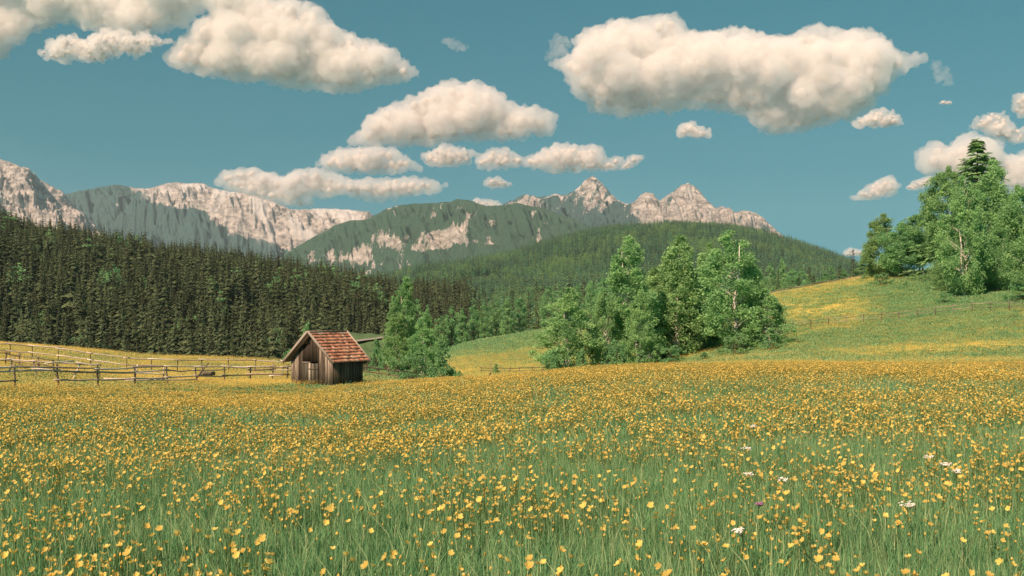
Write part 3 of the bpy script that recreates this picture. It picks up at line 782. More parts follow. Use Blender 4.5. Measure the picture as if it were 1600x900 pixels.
# ------------------------------------------------------------------ birch clump in the middle
def big(name, h, base, rad, prof, nclump, clump, nleaf, leaf, seed, droop=0.25, bark=None, mat=None, stems=1, tr=None):
    return broadleaf(name, h, base, rad, prof, nclump, clump, nleaf, leaf, seed, mat or M_birch, bark or M_birchbark, droop, tr, stems)
BI = [big("birch_a", 16, 0.5, 3.4, p_birch, 340, 0.74, 84, 0.25, 201),
      big("birch_b", 16, 1.0, 3.2, p_birch, 330, 0.72, 84, 0.25, 202, 0.35),
      big("birch_c", 16, 1.6, 3.4, p_birch, 280, 0.76, 84, 0.25, 203, 0.3, tr=0.22),
      big("birch_d", 10, 0.2, 3.1, p_dome, 250, 0.70, 80, 0.24, 204, 0.1, stems=3),
      big("birch_e", 13, 0.3, 3.2, p_birch, 290, 0.68, 80, 0.24, 205, 0.15, stems=2)]
BU = [big("shrub_a", 4.0, 0.0, 2.2, p_dome, 70, 0.5, 60, 0.2, 211, 0.0, M_bark, M_leaf, 4, 0.05), big("shrub_b", 4.0, 0.0, 2.0, p_cone, 70, 0.5, 60, 0.2, 212, 0.0, M_bark, M_leaf, 4, 0.05)]
for i, (x, y, d, w, j, lab) in enumerate([
    (885, 449, 114, 50, 4, "bushy many-stemmed birch standing by itself beside the dark rails"),
    (980, 366, 120, 56, 0, "tall full birch at the near edge of the clump, beside the dark rails"),
    (946, 455, 116, 26, 3, "low birch at the foot of the tall full birch"),
    (1022, 418, 130, 44, 1, "shaded birch between the two tallest birches of the clump"),
    (1060, 368, 126, 50, 1, "tall slender birch in the middle of the clump"),
    (1096, 425, 132, 42, 0, "shorter birch behind the middle of the clump"),
    (1146, 361, 116, 60, 2, "tall birch whose long white trunk shows through its leaves"),
    (1196, 452, 115, 40, 3, "round low birch at the hillside end of the clump"),
    (1176, 408, 128, 34, 0, "birch behind the one with the long white trunk"),
    (1105, 380, 134, 30, 1, "narrow birch in the shade behind the clump"),
    (1000, 455, 113, 30, 4, "leafy birch filling the shade under the tall birches")]):
    h0 = (16, 16, 16, 10, 13)[j]; r0 = (3.4, 3.2, 3.4, 3.1, 3.2)[j]
    plant_tree("birch_tree", BI[j], h0, x, y, d, lab, hw=w, rad0=r0, back=0.45 if j == 2 else 0)
plant_tree("spruce_tree", MSP[1], 18, 1183, 418, 131, "green spruce growing up through the birch clump", hw=24, rad0=3.2)
for i, (x, y, d, w, lab) in enumerate([
    (962, 530, 108, 22, "low leafy shrub under the tall full birch"), (1004, 545, 107, 20, "low shrub in the dark gap of the birch clump"),
    (1050, 538, 109, 22, "shrub at the foot of the slender middle birch"), (1100, 548, 106, 16, "small shrub in the deepest shade of the birch clump"),
    (1150, 520, 108, 26, "wide shrub under the birch with the long white trunk"), (1205, 510, 109, 26, "dense shrub where the birch clump meets the hillside fence"),
    (862, 545, 108, 18, "small shrub at the foot of the lone bushy birch"), (910, 540, 109, 16, "small shrub between the lone bushy birch and the dark rails")]):
    plant_tree("shrub", BU[i % 2], 4.0, x, y, d, lab, "shrub", hw=w, rad0=2.1)

# trees behind and beside the hut
for x, y, d, w, j, lab in [(632, 430, 132, 30, 0, "tall slim pale birch rising behind the hut"), (618, 478, 128, 24, 1, "birch leaning out of the thicket beside the hut"),
                           (662, 488, 120, 28, 4, "rounded birch beside the tall slim birch behind the hut")]:
    plant_tree("birch_tree", BI[j], (16, 16, 16, 10, 13)[j], x, y, d, lab, hw=w, rad0=(3.4, 3.2, 3.4, 3.1, 3.2)[j])
for i, (x, y, d, w, lab) in enumerate([(690, 524, 96, 30, "pointed dark green bush at the meadow edge beside the hut"), (650, 548, 98, 26, "low bush at the meadow edge next to the pointed bush"),
                                       (622, 552, 108, 20, "low bush behind the little rail fence by the hut"), (588, 526, 165, 16, "bush below the road wall behind the hut"), (606, 538, 150, 15, "grey green bush between the road wall and the rail fence"),
                                       (716, 578, 88, 10, "little weed bush at the foot of the pointed bush"), (775, 566, 160, 8, "tiny bush by the post on the sloping meadow"), (455, 545, 150, 20, "bush peeping out behind the hut gable")]):
    plant_tree("shrub", BU[(1, 0, 0, 1, 0, 0, 1, 0)[i]], 4.0, x, y, d, lab, "shrub", hw=w, rad0=2.1)
plant_tree("broadleaf_tree", MID[3], 16, 481, 497, 300, "small round light green tree above the ridge of the hut", hw=13, rad0=4.2)

# ------------------------------------------------------------------ trees on the hill to the right
GREENB = [big("hill_birch_a", 18, 1.2, 4.2, p_birch, 360, 0.88, 84, 0.30, 221, 0.45, mat=M_birch, tr=0.2),
          big("hill_birch_b", 18, 4.6, 4.6, p_round, 360, 0.92, 84, 0.30, 222, 0.25, mat=M_birch, tr=0.2),
          big("hill_tree_c", 14, 1.9, 3.8, p_round, 300, 0.85, 74, 0.28, 223, 0.1, M_bark, M_leaf, 1, 0.17)]
BIGS = conifer("great_spruce", 26, 5.4, 48, 10, 231, M_near_spruce, spray=26, droop=0.30, ragged=0.34, ls=0.062, pw=0.76)
plant_tree("spruce_tree", BIGS, 26, 1527, 218, 168, "huge spruce whose ragged top stands above all the hillside trees", hw=74, rad0=5.4)
for x, y, d, w, j, lab in [
    (1378, 335, 192, 34, 0, "airy tree at the open end of the hillside group, beside the flowering crest"),
    (1408, 347, 184, 36, 2, "dark trunked tree casting a long shadow on the hillside grass"),
    (1444, 330, 184, 38, 1, "tree with a bright white bare trunk on the hillside"),
    (1480, 262, 172, 40, 1, "leafy birch standing in front of the huge spruce's lower boughs"),
    (1508, 276, 146, 44, 0, "weeping birch with white stems right behind the hillside fence"),
    (1546, 252, 160, 48, 0, "tall dense birch against the trunk of the huge spruce"),
    (1590, 290, 158, 46, 1, "broad birch beyond the shaded hollow under the huge spruce"),
    (1624, 318, 132, 44, 0, "birch cut by the picture's edge beside the hillside fence"),
    (1660, 300, 150, 46, 1, "birch mostly out of view at the picture's edge"),
    (1480, 372, 156, 26, 0, "short leafy birch filling the foot of the hillside group"),
    (1558, 350, 150, 34, 0, "birch overhanging the shaded hollow of the hillside group"),
    (1436, 362, 196, 34, 1, "tree behind the one with the bright white bare trunk")]:
    plant_tree("birch_tree" if j < 2 else "broadleaf_tree", GREENB[j], (18, 18, 14)[j], x, y, d, lab, hw=w, rad0=(4.2, 4.6, 3.8)[j], back=0.5 if x in (1444, 1508) else 0)
for i, (x, y, d, w, lab) in enumerate([(1378, 425, 172, 17, "grey green shrub on the open hillside grass below the airy tree"), (1415, 440, 166, 7, "tiny dark shrub on the grass below the dark trunked tree"),
                                       (1477, 455, 140, 14, "shrub at the foot of the weeping birch"), (1350, 428, 190, 10, "little shrub at the upper end of the flowering crest"), (1594, 440, 132, 24, "shrub under the birch at the picture's edge")]):
    plant_tree("shrub", BU[i % 2], 4.0, x, y, d, lab, "shrub", hw=w, rad0=2.1)

# ------------------------------------------------------------------ hut
M_plank = wood_mat("weathered_planks", (0.034, 0.027, 0.020), (0.078, 0.065, 0.050), (0.38, 0.33, 0.265), 0.9, 26, 0.42)
M_plank_side = wood_mat("dark_planks", (0.055, 0.040, 0.030), (0.13, 0.095, 0.070), (0.34, 0.27, 0.20), 0.9, 26, 0.3)
M_door = wood_mat("grey_door_planks", (0.035, 0.036, 0.028), (0.085, 0.082, 0.062), (0.24, 0.22, 0.18), 0.8, 22, 0.35)
M_board = wood_mat("pale_grey_board", (0.20, 0.17, 0.14), (0.34, 0.30, 0.25), (0.50, 0.45, 0.38), 1.0, 20, 0.2)
M_rail = wood_mat("pale_rail", (0.26, 0.22, 0.18), (0.52, 0.46, 0.38), (0.72, 0.66, 0.57), 1.0, 18, 0.5)
M_greyrail = wood_mat("grey_rail", (0.10, 0.085, 0.065), (0.22, 0.19, 0.15), (0.40, 0.35, 0.28), 1.0, 18, 0.5)
M_post = wood_mat("dark_post", (0.05, 0.04, 0.03), (0.12, 0.10, 0.075), (0.28, 0.24, 0.19), 1.0, 18, 0.4)
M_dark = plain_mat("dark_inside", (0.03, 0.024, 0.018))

def tile_mat():
    m, n, l = new_mat("red_clay_tile")
    oi = n.new("ShaderNodeObjectInfo"); tc = n.new("ShaderNodeTexCoord")
    r = ramp(n, [(0.0, (0.36, 0.145, 0.085)), (0.3, (0.52, 0.25, 0.15)), (0.7, (0.64, 0.33, 0.205)), (0.9, (0.70, 0.39, 0.25)), (1.0, (0.66, 0.50, 0.36))]); l.new(oi.outputs['Random'], r.inputs[0])
    nz = N(n, "ShaderNodeTexNoise", i_Scale=7.0, i_Detail=5.0, i_Roughness=0.7); l.new(tc.outputs['Object'], nz.inputs['Vector'])
    c = mixc(n, l, nz.outputs[0], r.outputs[0], (0.20, 0.10, 0.06), 'MIX')
    c2 = mixc(n, l, 0.22, r.outputs[0], c)
    b = N(n, "ShaderNodeBsdfPrincipled", i_Roughness=0.8); b.inputs['Specular IOR Level'].default_value = 0.25; l.new(c2, b.inputs['Base Color'])
    o = n.new("ShaderNodeOutputMaterial"); l.new(b.outputs[0], o.inputs[0])
    return m
M_tile = tile_mat()

HW_, HL, HE, HA = 3.84, 3.33, 1.95, 3.80       # gable width, depth, eaves and apex height
al = R(30)
corner = Vector(((520 - 800) / F * 70, 70, 0))
hb = corner + Vector((-math.cos(al), math.sin(al), 0)) * (HW_ / 2)
hz0 = float(H(corner.x, corner.y)) - 0.02
hut = empty("wooden_hut", (hb.x, hb.y, hz0), -al, label="small weathered plank hut with a red tiled roof on the flower meadow", category="hut")
half = HW_ / 2
def roof_z(x): return HA - 0.10 - (HA - HE) * abs(x) / half

def vplank(x0, x1, z0, zt, y0, y1, name, mat, bevel=0.006):
    """upright board with a slanting top following the gable; own origin at its foot"""
    xc = (x0 + x1) / 2
    mb = MB()
    V = [(x0 - xc, y0, 0), (x1 - xc, y0, 0), (x1 - xc, y1, 0), (x0 - xc, y1, 0), (x0 - xc, y0, zt(x0) - z0), (x1 - xc, y0, zt(x1) - z0), (x1 - xc, y1, zt(x1) - z0), (x0 - xc, y1, zt(x0) - z0)]
    mb.add(V, [(0,3,2,1),(4,5,6,7),(0,1,5,4),(1,2,6,5),(2,3,7,6),(3,0,4,7)])
    return mb.mesh(name, mat), (xc, 0, z0)

wall_g = link("gable_wall", None, hut)
wall_g.empty_display_size = 0.2
DX0, DX1, DZ = -half + 0.285 * HW_, -half + 0.66 * HW_, 1.62      # door opening
HX0, HX1, HZ1 = -half + 0.30 * HW_, -half + 0.47 * HW_, 2.95      # hatch above the door
for side_y, front in ((0.0, True), (HL, False)):
    wl_ = wall_g if front else link("gable_wall", None, hut)
    edges = [-half]
    while edges[-1] < half - 0.12: edges.append(edges[-1] + rng.uniform(0.13, 0.21))
    edges[-1] = half
    if front:   # board joints at the door and hatch edges
        edges = sorted([e for e in edges if min(abs(e - q) for q in (DX0, DX1, HX0, HX1)) > 0.055 or abs(e) == half] + [DX0, DX1, HX0, HX1])
    for x0, x1 in zip(edges[:-1], edges[1:]):
        xm = (x0 + x1) / 2
        spans = [(0.0 + rng.uniform(-0.05, 0.04), None)]
        if front and DX0 - 1e-4 <= xm <= DX1 + 1e-4:
            spans = [(DZ + 0.07, None)]
            if HX0 <= xm <= HX1: spans = [(HZ1, None)]
        elif front and HX0 <= xm <= HX1:
            spans = [(0.0, 1.66), (HZ1, None)]
        for z0, z1 in spans:
            if z0 >= roof_z(xm) - 0.08: continue
            dy = rng.uniform(-0.022, 0.012)
            zt = (lambda x, a=z1: a) if z1 else roof_z
            me, loc = vplank(x0 + 0.006, x1 - 0.006, z0, zt, -0.012, 0.013, "plank", M_plank)
            link("plank", me, wl_, (loc[0], side_y + dy, loc[2]), (0, 0, rng.uniform(-0.03, 0.03)))
for sx in (-1, 1):
    wl_ = link("side_wall", None, hut)
    e = 0.02
    while e < HL - 0.03:
        w = min(rng.uniform(0.14, 0.2), HL - 0.02 - e)
        if w < 0.05: break
        mb = MB(); mb.box((-0.013, 0.005, 0), (0.013, w - 0.005, HE - 0.06 - 0.02 * rng.uniform()))
        link("plank", mb.mesh("plank", M_plank_side), wl_, (sx * (half - 0.015) + rng.uniform(-0.015, 0.015), e, rng.uniform(-0.06, 0.03)))
        e += w
mb = MB()
for x in (-half + 0.08, half - 0.08):
    for y in (0.09, HL - 0.09): mb.box((x - 0.055, y - 0.055, -0.2), (x + 0.055, y + 0.055, HE - 0.15))
link("corner_frame", mb.mesh("corner_frame", M_dark), hut)
mb = MB(); mb.box((-half + 0.05, 0.22, -0.1), (half - 0.05, HL - 0.16, HE - 0.2)); link("interior_shade_box", mb.mesh("interior_shade_box", M_dark), hut)  # solid dark box stands in for the shade inside the hut
mb = MB(); mb.box((HX0, 0.03, 1.66), (HX1, 0.06, HZ1)); link("hatch_shade_panel", mb.mesh("hatch_shade_panel", M_dark), hut, label="dark panel painted as the shaded loft opening above the door")  # dark panel fills the hatch opening, its colour standing for shade
door = link("door", None, hut, label="grey green plank door in the gable")
dx = DX0 + 0.01
wds = [0.19, 0.16, 0.17, 0.15, 0.13, 0.16, 0.17, 0.19]
tot = (DX1 - DX0 - 0.02) / sum(wds)
for i, w in enumerate(wds):
    w *= tot
    mb = MB(); mb.box((0.006, -0.014, 0), (w - 0.006, 0.014, DZ - 0.03 - rng.uniform(0, 0.05)))
    link("plank", mb.mesh("plank", M_board if i in (3,) else M_door), door, (dx, -0.028 + rng.uniform(-0.008, 0.008), 0.03)); dx += w
mb = MB(); mb.box((DX0 - 0.02, -0.05, DZ), (HX1 + 0.02, -0.015, DZ + 0.06)); link("lintel", mb.mesh("lintel", M_board), hut, label="pale board over the door")
mb = MB()
for z in (0.3, 1.15): mb.box((DX0 + 0.62, -0.07, z), (DX1 - 0.03, -0.045, z + 0.07))
link("batten", mb.mesh("batten", M_door), door)
mb = MB(); mb.box((half - 0.55, -0.028, 0), (half - 0.51, -0.012, 2.3)); link("pale_strip", mb.mesh("pale_strip", M_board), hut, (0, -0.02, 0), label="crooked pale strip of bark-edged board")
mb = MB(); mb.box((half + 0.005, 1.75, 0.22), (half + 0.03, 2.0, 0.33)); link("patch_board", mb.mesh("patch_board", M_board), hut)

# roof: battened deck, courses of clay tiles, ridge tiles and barge boards
pitch = math.atan2(HA - HE, half)
RO, Y0, Y1 = 0.40, -0.42, HL + 0.42
slope_len = half / math.cos(pitch) + RO
roof = link("roof", None, hut)
ncourse, ntile = 10, 14
tw = (Y1 - Y0) / ntile; tl = slope_len / ncourse
mb = MB()   # one slightly dished clay tile: x across, y down the slope
prof = [(-0.5, 0.016), (-0.36, 0.0), (0.0, 0.006), (0.36, 0.0), (0.5, 0.016)]
V = []
for yy in (0.0, 1.12):
    for px_, pz in prof: V.append((px_ * tw * 0.985, -yy * tl, pz + (0.0 if yy == 0 else 0.022)))
for yy in (0.0, 1.12):
    for px_, pz in prof: V.append((px_ * tw * 0.985, -yy * tl, pz - 0.014 + (0.0 if yy == 0 else 0.022)))
fc = []
for i in range(4):
    fc += [(i, i + 1, i + 6, i + 5), (10 + i, 15 + i, 16 + i, 11 + i), (5 + i, 6 + i, 16 + i, 15 + i), (i + 1, i, 10 + i, 11 + i)]
fc += [(0, 5, 15, 10), (4, 14, 19, 9)]
mb.add(V, fc)
tile_me = mb.mesh("tile", M_tile)
for sx in (-1, 1):
    rot_slope = Matrix.Rotation(math.pi / 2 * sx, 4, 'Z') @ Matrix.Rotation(pitch, 4, 'X')
    mdk = MB(); mdk.box((Y0 + 0.03, -slope_len + 0.06, -0.075), (Y1 - 0.03, 0.0, -0.035))
    dk = link("roof_deck", mdk.mesh("roof_deck", M_plank_side), roof)
    # local axes of the slope: x along the ridge, y up the slope
    def slope_pt(a, down, up): 
        return Vector((sx * (down * math.cos(pitch)) + sx * up * math.sin(pitch), a, HA - down * math.sin(pitch) + up * math.cos(pitch)))
    rm = Matrix((( 0, -sx * math.cos(pitch), sx * math.sin(pitch)), (1 if sx > 0 else -1, 0, 0), (0, math.sin(pitch), math.cos(pitch))))
    e3 = rm.to_euler()
    dk.rotation_euler = e3
    dk.location = (0, 0, HA) if sx > 0 else (0, Y0 + Y1, HA)
    for c in range(ncourse):
        for t in range(ntile):
            a = Y0 + (t + 0.5) * tw
            p = slope_pt(a + rng.uniform(-0.012, 0.012), c * tl - 0.02 + rng.uniform(-0.018, 0.018), 0.016 + rng.uniform(-0.008, 0.016))
            o = link("tile", tile_me, roof, p, (e3.x + rng.uniform(-0.012, 0.012), e3.y + rng.uniform(-0.012, 0.012), e3.z + rng.uniform(-0.012, 0.012)))
    for yy in (Y0 - 0.045, Y1 + 0.005):
        pts0, pts1 = slope_pt(yy, 0.0 if sx > 0 else 0.02, 0.05), slope_pt(yy, slope_len + 0.12, 0.05)
        L = (pts1 - pts0).length
        mb = MB(); mb.box((-0.09, 0, 0), (0.09, 0.04, L))
        b = link("barge_board", mb.mesh("barge_board", M_board), roof, pts0)
        b.rotation_euler = (0, math.atan2(sx * math.cos(pitch), -math.sin(pitch)), 0)
mb = MB(); mb.box((-0.10, Y0 - 0.01, HA + 0.02), (0.10, Y1 + 0.01, HA + 0.075)); link("ridge_board", mb.mesh("ridge_board", M_board), roof)

# ------------------------------------------------------------------ fences
def pole(p0, p1, r0, r1, mat, sag=0.0, name="rail"):
    """a rough round pole with its origin at the first end and local z along it"""
    p0, p1 = Vector(p0), Vector(p1)
    L = (p1 - p0).length
    mb = MB()
    pts = [(random.gauss(0, 0.012) * (0 < i < 4) + 0.0, -sag * math.sin(math.pi * i / 4) + random.gauss(0, 0.012) * (0 < i < 4), L * i / 4) for i in range(5)]
    mb.tube(pts, [r0 + (r1 - r0) * i / 4 for i in range(5)], 6)
    me = mb.mesh(name, mat)
    q = (p1 - p0).to_track_quat('Z', 'Y')
    return me, p0, q.to_euler()

def fence(label, posts, heights, post_h, mats, pr=0.06, rr=0.052, lean=0.05, over=0.25, skip=(), category="fence", dist_scale=1.0):
    """posts: [(column, depth)]; one rail object per bay and height"""
    base = [PX(x, d) for x, d in posts]
    f = empty("rail_fence", base[0], label=label, category=category)
    o0 = base[0]
    tops = []
    for i, b in enumerate(base):
        ln = Vector((random.gauss(0, lean), random.gauss(0, lean), 1)) 
        h = post_h * random.uniform(0.94, 1.1)
        me, p, e = pole(b - o0 + Vector((0, 0, -0.3)), b - o0 + ln * h, pr, pr * 0.85, mats[0], 0, "post")
        link("post", me, f, p, e)
        tops.append(ln)
    for j, hh in enumerate(heights):
        for i in range(len(base) - 1):
            if (i, j) in skip: continue
            a = base[i] - o0 + tops[i] * hh + Vector((0, -0.08, random.gauss(0, 0.03)))
            c = base[i + 1] - o0 + tops[i + 1] * hh + Vector((0, -0.08, random.gauss(0, 0.03)))
            dv = (c - a).normalized()
            me, p, e = pole(a - dv * over, c + dv * over, rr * random.uniform(0.9, 1.25), rr * random.uniform(0.7, 1.0), mats[1], random.uniform(0, 0.05))
            link("rail", me, f, p, e)
    return f

fence("split rail fence nearest the flower meadow, running up to the hut", [(-150, 49), (-45, 51), (23, 53), (92, 56), (153, 59), (210, 62.5), (262, 66), (308, 69), (352, 71.5), (391, 73.5), (425, 74.5), (449, 75)],
      [1.28, 1.05, 0.62], 1.38, (M_post, M_rail), skip={(8, 1), (2, 2), (9, 2)})
fence("long two rail fence along the back of the flower meadow", [(-150, 76), (-60, 77), (16, 78.5), (50, 79), (90, 79.5), (143, 80), (198, 81), (238, 82), (277, 83), (316, 84), (357, 84.5), (398, 85), (441, 85.5), (468, 86)],
      [1.25, 0.72], 1.3, (M_post, M_rail), pr=0.04, rr=0.05)
fence("broken leaning fence between the two long fences", [(-70, 61), (12, 63), (60, 63.5), (110, 64.5), (158, 66), (208, 67.5), (255, 69)],
      [1.10, 0.62], 1.15, (M_rail, M_rail), lean=0.2, skip={(4, 0), (5, 0), (1, 1)})
fence("short fence running back from the leaning fence to the long back fence", [(-60, 70), (8, 70.5), (31, 69.5), (62, 68.5), (86, 67)], [1.0, 0.55], 1.05, (M_post, M_post), lean=0.08, rr=0.035)
fence("grey rail fence climbing across the hillside below the trees", [(1214, 138), (1240, 136), (1267, 134), (1294, 132.5), (1322, 131), (1349, 130), (1377, 129), (1405, 128), (1434, 127), (1462, 126), (1490, 125), (1519, 124), (1548, 122), (1577, 120), (1606, 118), (1640, 116), (1690, 114)],
      [1.0, 0.55], 1.15, (M_post, M_greyrail), pr=0.055, rr=0.036)
fence("low pole fence along the top of the flowering crest", [(1196, 214), (1220, 212), (1245, 210), (1270, 208), (1295, 206), (1320, 203), (1345, 199)], [0.75, 0.45], 0.8, (M_post, M_greyrail), rr=0.06)
fence("short dark rail fence beside the hut", [(572, 104), (593, 104), (607, 104.5), (622, 105), (645, 106)], [0.9, 0.4], 1.05, (M_post, M_post), pr=0.07, rr=0.06)
fence("far thin fence at the foot of the sloping meadow", [(752, 163), (775, 163), (797, 162), (812, 161), (832, 160), (848, 158), (866, 156)], [0.85, 0.45], 0.95, (M_post, M_post), rr=0.05)
fence("dark heavy rails between the lone birch and the tall birch", [(912, 103), (935, 103), (955, 104)], [1.15, 0.75], 1.2, (M_post, M_post), pr=0.07, rr=0.08)

def log_thing(label, a, b, r, mat, name="log", cat="log"):
    me, p, e = pole(a, b, r, r * 0.85, mat, 0, name)
    return link(name, me, None, p, e, label=label, category=cat)
P_ = lambda x, d, z=0.1: PX(x, d) + Vector((0, 0, z))
log_thing("slanting pole propped against the fence beside the dark log", P_(308, 68, 0.55), P_(326, 69.5, 1.55), 0.05, M_post, "prop_pole", "pole")
log_thing("dark thick log lying behind the fence near the slanting pole", P_(313, 70, 0.75), P_(336, 70.5, 0.80), 0.16, M_post)
log_thing("pale fallen pole in the grass behind the front fence", P_(162, 64, 0.35), P_(258, 66, 0.45), 0.05, M_rail, "fallen_pole", "pole")
log_thing("thin pale pole lying across the grass behind the front fence, below the other", P_(195, 62.8, 0.42), P_(305, 66.8, 0.5), 0.045, M_rail, "fallen_pole", "pole")
log_thing("pale pole sloping down to the grass near the leaning fence", P_(70, 62, 1.1), P_(115, 64, 1.3), 0.05, M_rail, "fallen_pole", "pole")
log_thing("thick pale pole lying along the fence next to the hut", P_(385, 73, 0.75), P_(452, 74.5, 0.72), 0.07, M_rail, "fallen_pole", "pole")
log_thing("tall thin post standing alone on the sloping meadow", P_(767, 150, -0.2), P_(767.4, 150, 2.6), 0.045, M_rail, "post", "post")
log_thing("leaning dark stub of a post on the sloping meadow edge", P_(760, 140, -0.2), P_(767, 140, 1.1), 0.09, M_post, "stump_post", "post")

# ------------------------------------------------------------------ road with a retaining wall behind the hut
M_conc = plain_mat("pale_concrete", (0.27, 0.255, 0.22), 0.9, 0.12, 0.6)
def road():
    mb = MB()
    A, B = W(552, 532.6, 328.5), W(640, 521, 345)
    n = 14
    top0, top1, bot = [], [], []
    for i in range(n):
        p = A.lerp(B, i / (n - 1)) + Vector((0, 0, 0.05 * math.sin(i * 1.1)))
        top0.append(p); top1.append(p + Vector((-1, 4, 0.05))); bot.append(p + Vector((0, -0.5, -0.35)))
    V = top0 + top1 + bot
    for i in range(n - 1):
        mb.add([top0[i], top0[i + 1], top1[i + 1], top1[i], bot[i], bot[i + 1]], [(0, 1, 2, 3), (4, 5, 1, 0)])
    return mb.mesh("road", M_conc)
def bank():
    n, V = 30, []
    for i in range(n):
        f = i / (n - 1); x = 536 + 96 * f
        yr = 533.5 - 12.5 * (x - 556) / 72; top = 517 + 8 * f ** 0.8; d = 330 + 15 * f
        for (yy, dd) in ((560, d - 26), (yr + 5, d - 4), (yr + 1.2, d - 0.8), (yr - 0.6, d + 5.5), (0.5 * (yr + top), d + 22), (top, d + 40), (top + 30, d + 75)):
            p = W(x, yy, dd); V.append(p + Vector((0, 0, 0.5 * float(noise3(p.x / 4, p.y / 4, 0.2, 77)) * (abs(yy - yr) > 2))))
    ii = np.arange(n * 7).reshape(n, 7)
    q = np.stack([ii[:-1, :-1], ii[1:, :-1], ii[1:, 1:], ii[:-1, 1:]], -1).reshape(-1, 4)
    return mesh_np("grass_bank", np.array([v[:] for v in V]), [q], plain_mat("bank_grass", (0.085, 0.15, 0.06), 0.95, 0.4, 0.35), smooth=True)
link("terrain", bank(), kind="structure", label="grassy bank that carries the pale road behind the hut")
link("road", road(), kind="structure", label="pale road on a concrete wall behind the hut")

# ------------------------------------------------------------------ clouds
def cloud_mat(name, alb):
    m, n, l = new_mat(name)
    d = N(n, "ShaderNodeBsdfDiffuse"); d.inputs[0].default_value = (*alb, 1)
    t = N(n, "ShaderNodeBsdfTranslucent"); t.inputs[0].default_value = (*alb, 1)
    mx = N(n, "ShaderNodeMixShader", i_0=0.25); l.new(d.outputs[0], mx.inputs[1]); l.new(t.outputs[0], mx.inputs[2])
    o = n.new("ShaderNodeOutputMaterial"); l.new(mx.outputs[0], o.inputs[0])
    return m
M_cloud = cloud_mat("cloud_white", (0.72, 0.67, 0.64))

_ico = {}
def ico(sub):
    if sub not in _ico:
        import bmesh
        bm = bmesh.new(); bmesh.ops.create_icosphere(bm, subdivisions=sub, radius=1.0)
        _ico[sub] = (np.array([v.co[:] for v in bm.verts]), np.array([[v.index for v in f.verts] for f in bm.faces])); bm.free()
    return _ico[sub]

def poly_dist(P, poly):
    """signed distance to a polygon, positive inside"""
    poly = np.asarray(poly, float); A = poly; B = np.roll(poly, -1, 0)
    d = np.full(len(P), 1e9); ins = np.zeros(len(P), bool)
    for a, b in zip(A, B):
        ab = b - a; t = np.clip(((P - a) @ ab) / (ab @ ab), 0, 1)
        d = np.minimum(d, np.linalg.norm(P - a - t[:, None] * ab, axis=1))
        c = ((a[1] > P[:, 1]) != (b[1] > P[:, 1])) & (P[:, 0] < (b[0] - a[0]) * (P[:, 1] - a[1]) / (b[1] - a[1] + 1e-12) + a[0])
        ins ^= c
    return np.where(ins, d, -d)

